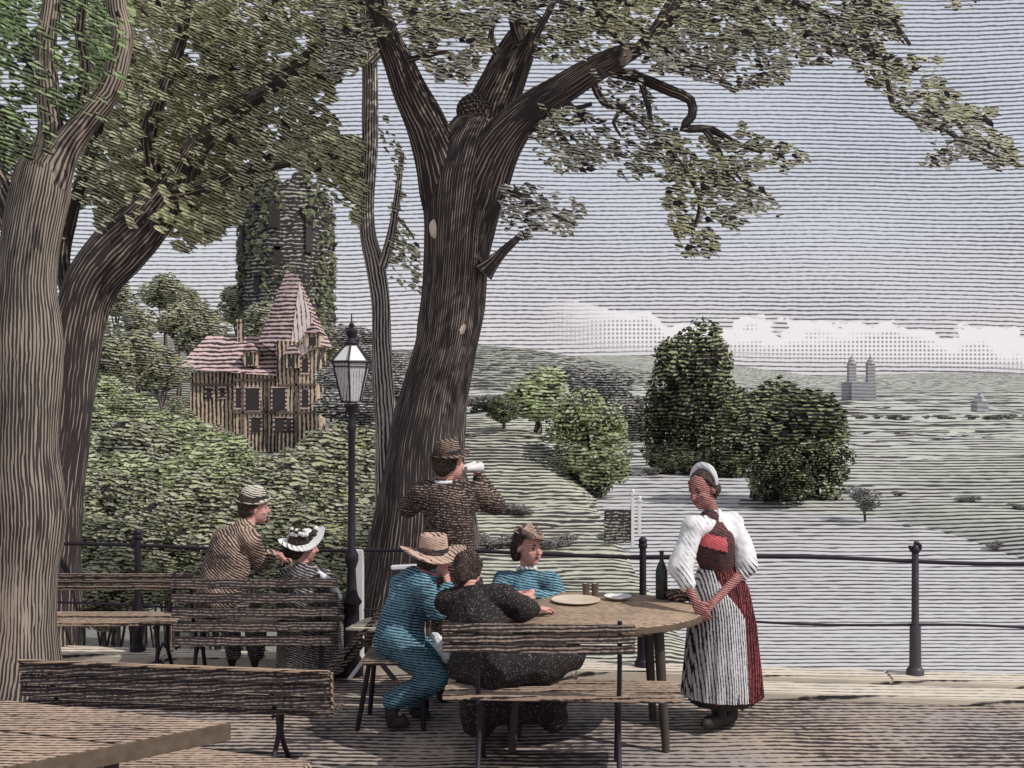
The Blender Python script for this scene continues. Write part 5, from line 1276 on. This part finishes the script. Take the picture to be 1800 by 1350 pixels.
# ---- 5 woman in the dark stippled dress on the front bench, seen from behind
D = 6.32
J = dict(pelvis=P(872, 1185, D - 0.10), chest=P(835, 1075, D + 0.04), neck=P(825, 1028, D + 0.08), head=P(824, 1003, D + 0.15),
         shl=P(790, 1058, D + 0.10), ell=P(800, 1105, D + 0.28), wrl=P(850, 1080, D + 0.42),
         shr=P(880, 1050, D + 0.02), elr=P(915, 1088, D + 0.12), wrr=P(940, 1085, D + 0.25),
         hipl=P(850, 1195, D - 0.06), knl=P(845, 1195, D + 0.38), anl=P(850, 1250, D + 0.40), toel=P(850, 1262, D + 0.50),
         hipr=P(900, 1195, D - 0.06), knr=P(905, 1195, D + 0.38), anr=P(905, 1250, D + 0.40), toer=P(905, 1262, D + 0.50))
J['pelvis'].z = 0.57
for k in ('hipl', 'hipr'): J[k].z = 0.54
for k in ('knl', 'knr'): J[k].z = 0.56
for k in ('anl', 'anr'): J[k].z = 0.09
for k in ('toel', 'toer'): J[k].z = 0.05
J['wrr'].z = 0.80; J['wrl'].z = 0.80; J['elr'].z = 0.83; J['ell'].z = 0.82
t = figure('woman in a dark stippled dress seated on the front bench, seen from behind', J, (0.35, 0.92, -0.15), (0, 0, 1), 0.90, 0.92, 'skin',
           hands=[(J['wrr'], (0.7, 0.6, -0.05), (0, 0, 1), 0.3, -1), (J['wrl'], (0.9, 0.4, -0.05), (0, 0, 1), 0.3, 1)])
hair(t, J, 0.96, 'hair', extra=[((0, -0.09, 0.0), 0.055, (0, -0.10, -0.03), 0.055), ((0, -0.05, -0.06), 0.06, (0, -0.04, -0.09), 0.05)], low=0.02)
ch, pe, ne = J['chest'], J['pelvis'], J['neck']
cloth(t, 'dress', 'black_dress', [[(pe + Vector((0, 0, -0.02)), 0.165), (pe.lerp(ch, .5), 0.15), (ch + Vector((0, 0, -.01)), 0.155), (ne + Vector((0, 0, -0.04)), 0.075)],
      [(J['shr'], 0.082), (J['elr'], 0.076), (J['wrr'].lerp(J['elr'], .1), 0.050)], [(J['shl'], 0.082), (J['ell'], 0.076), (J['wrl'].lerp(J['ell'], .1), 0.050)], [(J['shl'], 0.085), (J['shr'], 0.085)]], fold=0.012, fs=12)
cloth(t, 'skirt', 'black_dress', [[(pe, 0.17), (J['hipl'] + Vector((-0.05, 0.1, -0.03)), 0.15), (J['knl'] + Vector((-0.04, 0, -0.03)), 0.12), (P(835, 1230, D + 0.28), 0.10), (P(840, 1262, D + 0.3), 0.11)],
      [(pe, 0.17), (J['hipr'] + Vector((0.06, 0.1, -0.03)), 0.15), (J['knr'] + Vector((0.10, 0, -0.03)), 0.12), (P(950, 1225, D + 0.3), 0.10), (P(975, 1262, D + 0.3), 0.08)],
      [(P(845, 1240, D + 0.28), 0.12), (P(960, 1235, D + 0.3), 0.12)], [(pe + Vector((0, -0.1, 0.02)), 0.11), (pe + Vector((0.22, 0.0, 0.0)), 0.12), (pe + Vector((0.42, 0.1, 0.02)), 0.08)]], fold=0.018, fs=9)
shoe(t, Vector((J['anl'].x, J['anl'].y, 0.09)), J['toel']); shoe(t, Vector((J['anr'].x, J['anr'].y, 0.09)), J['toer'])

# ---- 6 man in the brown coat at the railing
D = 8.0
J = dict(pelvis=P(392, 1062, D), chest=P(412, 968, D + 0.06), neck=P(432, 925, D + 0.12), head=P(447, 893, D + 0.17),
         shl=P(392, 948, D + 0.14), ell=P(425, 985, D + 0.32), wrl=P(470, 972, D + 0.42),
         shr=P(438, 950, D), elr=P(455, 985, D + 0.10), wrr=P(486, 974, D + 0.34),
         hipl=P(380, 1080, D + 0.02), knl=P(395, 1080, D + 0.42), anl=P(410, 1160, D + 0.40), toel=P(420, 1172, D + 0.5),
         hipr=P(410, 1080, D), knr=P(440, 1080, D + 0.40), anr=P(450, 1160, D + 0.38), toer=P(465, 1172, D + 0.46))
for k in ('anl', 'anr'): J[k].z = 0.08
for k in ('toel', 'toer'): J[k].z = 0.04
for k in ('knl', 'knr'): J[k].z = 0.52
for k in ('hipl', 'hipr'): J[k].z = 0.56
J['pelvis'].z = 0.60
t = figure('man in a brown coat and pale hat leaning his arm on the railing', J, (0.92, 0.35, -0.05), (0.1, 0, 1), 1.0, 1.05, 'skin',
           hands=[(J['wrr'], (0.9, 0.3, -0.3), (0, -0.2, 1), 0.6, -1), (J['wrl'], (0.9, 0.3, -0.3), (0, -0.2, 1), 0.6, 1)])
hair(t, J, 1.05)
hat(t, t.q(0, -0.005, 0.048), (-0.08, -0.08, 1), (0.9, 0.35, 0), 0.128, 0.092, 0.115, 'hat_pale', 1.0, 0.9, 0.012, 'shoe', True)
ch, pe, ne = J['chest'], J['pelvis'], J['neck']
cloth(t, 'coat', 'brown_coat', [[(pe + Vector((-0.02, 0, 0)), 0.17), (pe.lerp(ch, .5) + Vector((-0.03, 0, 0)), 0.165), (ch + Vector((-0.02, 0, 0)), 0.165), (ne + Vector((-0.01, 0, -0.03)), 0.09)],
      [(J['shr'], 0.088), (J['elr'], 0.070), (J['wrr'].lerp(J['elr'], .15), 0.046)], [(J['shl'], 0.088), (J['ell'], 0.070), (J['wrl'].lerp(J['ell'], .15), 0.046)], [(J['shl'], 0.09), (J['shr'], 0.09)]], fold=0.013, fs=10)
cloth(t, 'trousers', 'stripe_dress', [[(J['hip' + k], 0.10), (J['kn' + k], 0.074), (J['an' + k] + Vector((0, 0, 0.03)), 0.06)] for k in 'lr'], fold=0.006)
shoe(t, J['anl'], J['toel']); shoe(t, J['anr'], J['toer'])

# ---- 7 woman with the flowered hat
J = dict(pelvis=P(540, 1075, D), chest=P(535, 1022, D + 0.03), neck=P(532, 992, D + 0.04), head=P(534, 962, D + 0.06),
         shl=P(505, 1018, D + 0.10), ell=P(500, 1062, D + 0.18), wrl=P(550, 1070, D + 0.28),
         shr=P(568, 1018, D - 0.02), elr=P(588, 1060, D + 0.05), wrr=P(575, 1082, D + 0.20),
         hipl=P(525, 1085, D), knl=P(530, 1085, D + 0.38), anl=P(535, 1160, D + 0.38), toel=P(545, 1172, D + 0.46),
         hipr=P(555, 1085, D), knr=P(570, 1085, D + 0.36), anr=P(575, 1160, D + 0.36), toer=P(590, 1172, D + 0.42))
for k in ('anl', 'anr'): J[k].z = 0.08
for k in ('toel', 'toer'): J[k].z = 0.04
for k in ('knl', 'knr'): J[k].z = 0.52
for k in ('hipl', 'hipr'): J[k].z = 0.54
J['pelvis'].z = 0.58
t = figure('woman in a dark striped dress and white flowered hat sitting on the left bench', J, (0.88, 0.42, -0.1), (0.05, 0, 1), 0.86, 0.98, 'skin',
           hands=[(J['wrr'], (0.3, 0.8, -0.3), (0, 0, 1), 0.4, -1), (J['wrl'], (0.8, 0.3, -0.3), (0, 0, 1), 0.4, 1)])
hair(t, J, 1.02, extra=[((0, -0.09, 0.0), 0.045, (0, -0.10, -0.03), 0.05)], low=0.01)
h = hat(t, t.q(0, -0.01, 0.055), (-0.25, -0.32, 1), (1, 0.3, 0.2), 0.165, 0.085, 0.07, 'white_cloth', 1.0, 0.9, 0.035, None, True)
g = G(); rg = random.Random(4)
for _ in range(34):
    a_ = rg.uniform(0, 2 * PI); c_ = t.q(0, -0.01, 0.085) + Vector((0.088 * math.cos(a_), 0.088 * math.sin(a_), rg.uniform(-0.01, 0.04)))
    g.ball(c_, rg.uniform(0.012, 0.022), None, 1)
t.part('flowers', g, M['shoe'], h, label='dark flowers and leaves around the crown of the white hat')
rg = random.Random(6)
for _ in range(12):
    g = G(); a_ = rg.uniform(0, 2 * PI); c_ = t.q(0, -0.01, 0.10) + Vector((0.092 * math.cos(a_), 0.092 * math.sin(a_), rg.uniform(-0.01, 0.04))); g.ball(c_, rg.uniform(0.012, 0.02), None, 2); t.part('flower', g, M['wood_white'], h)
ch, pe, ne = J['chest'], J['pelvis'], J['neck']
cloth(t, 'dress', 'stripe_dress', [[(pe, 0.15), (pe.lerp(ch, .5), 0.125), (ch, 0.138), (ne + Vector((0, 0, -0.03)), 0.066)], [(J['shr'], 0.072), (J['elr'], 0.064), (J['wrr'].lerp(J['elr'], .15), 0.042)],
      [(J['shl'], 0.072), (J['ell'], 0.064), (J['wrl'].lerp(J['ell'], .15), 0.042)], [(J['shl'], 0.076), (J['shr'], 0.076)]], fold=0.010, fs=12)
cloth(t, 'shawl', 'white_cloth', [[(P(560, 1008, D - 0.10), 0.022), (P(578, 1022, D - 0.12), 0.030), (P(598, 1050, D - 0.08), 0.020)]], fold=0.006, fs=20, label='white trim lying over the shoulder')
g = G(); g.loft([((pe.x, pe.y + 0.20, 0.05), 0.25, 0.30, 1), ((pe.x, pe.y + 0.17, 0.45), 0.23, 0.30, 0.7), ((pe.x, pe.y + 0.14, 0.56), 0.19, 0.25, 0.4), ((pe.x, pe.y, 0.64), 0.13, 0.13, 0.1)], 80, 11, 0.04); t.part('skirt', g, M['stripe_dress'])
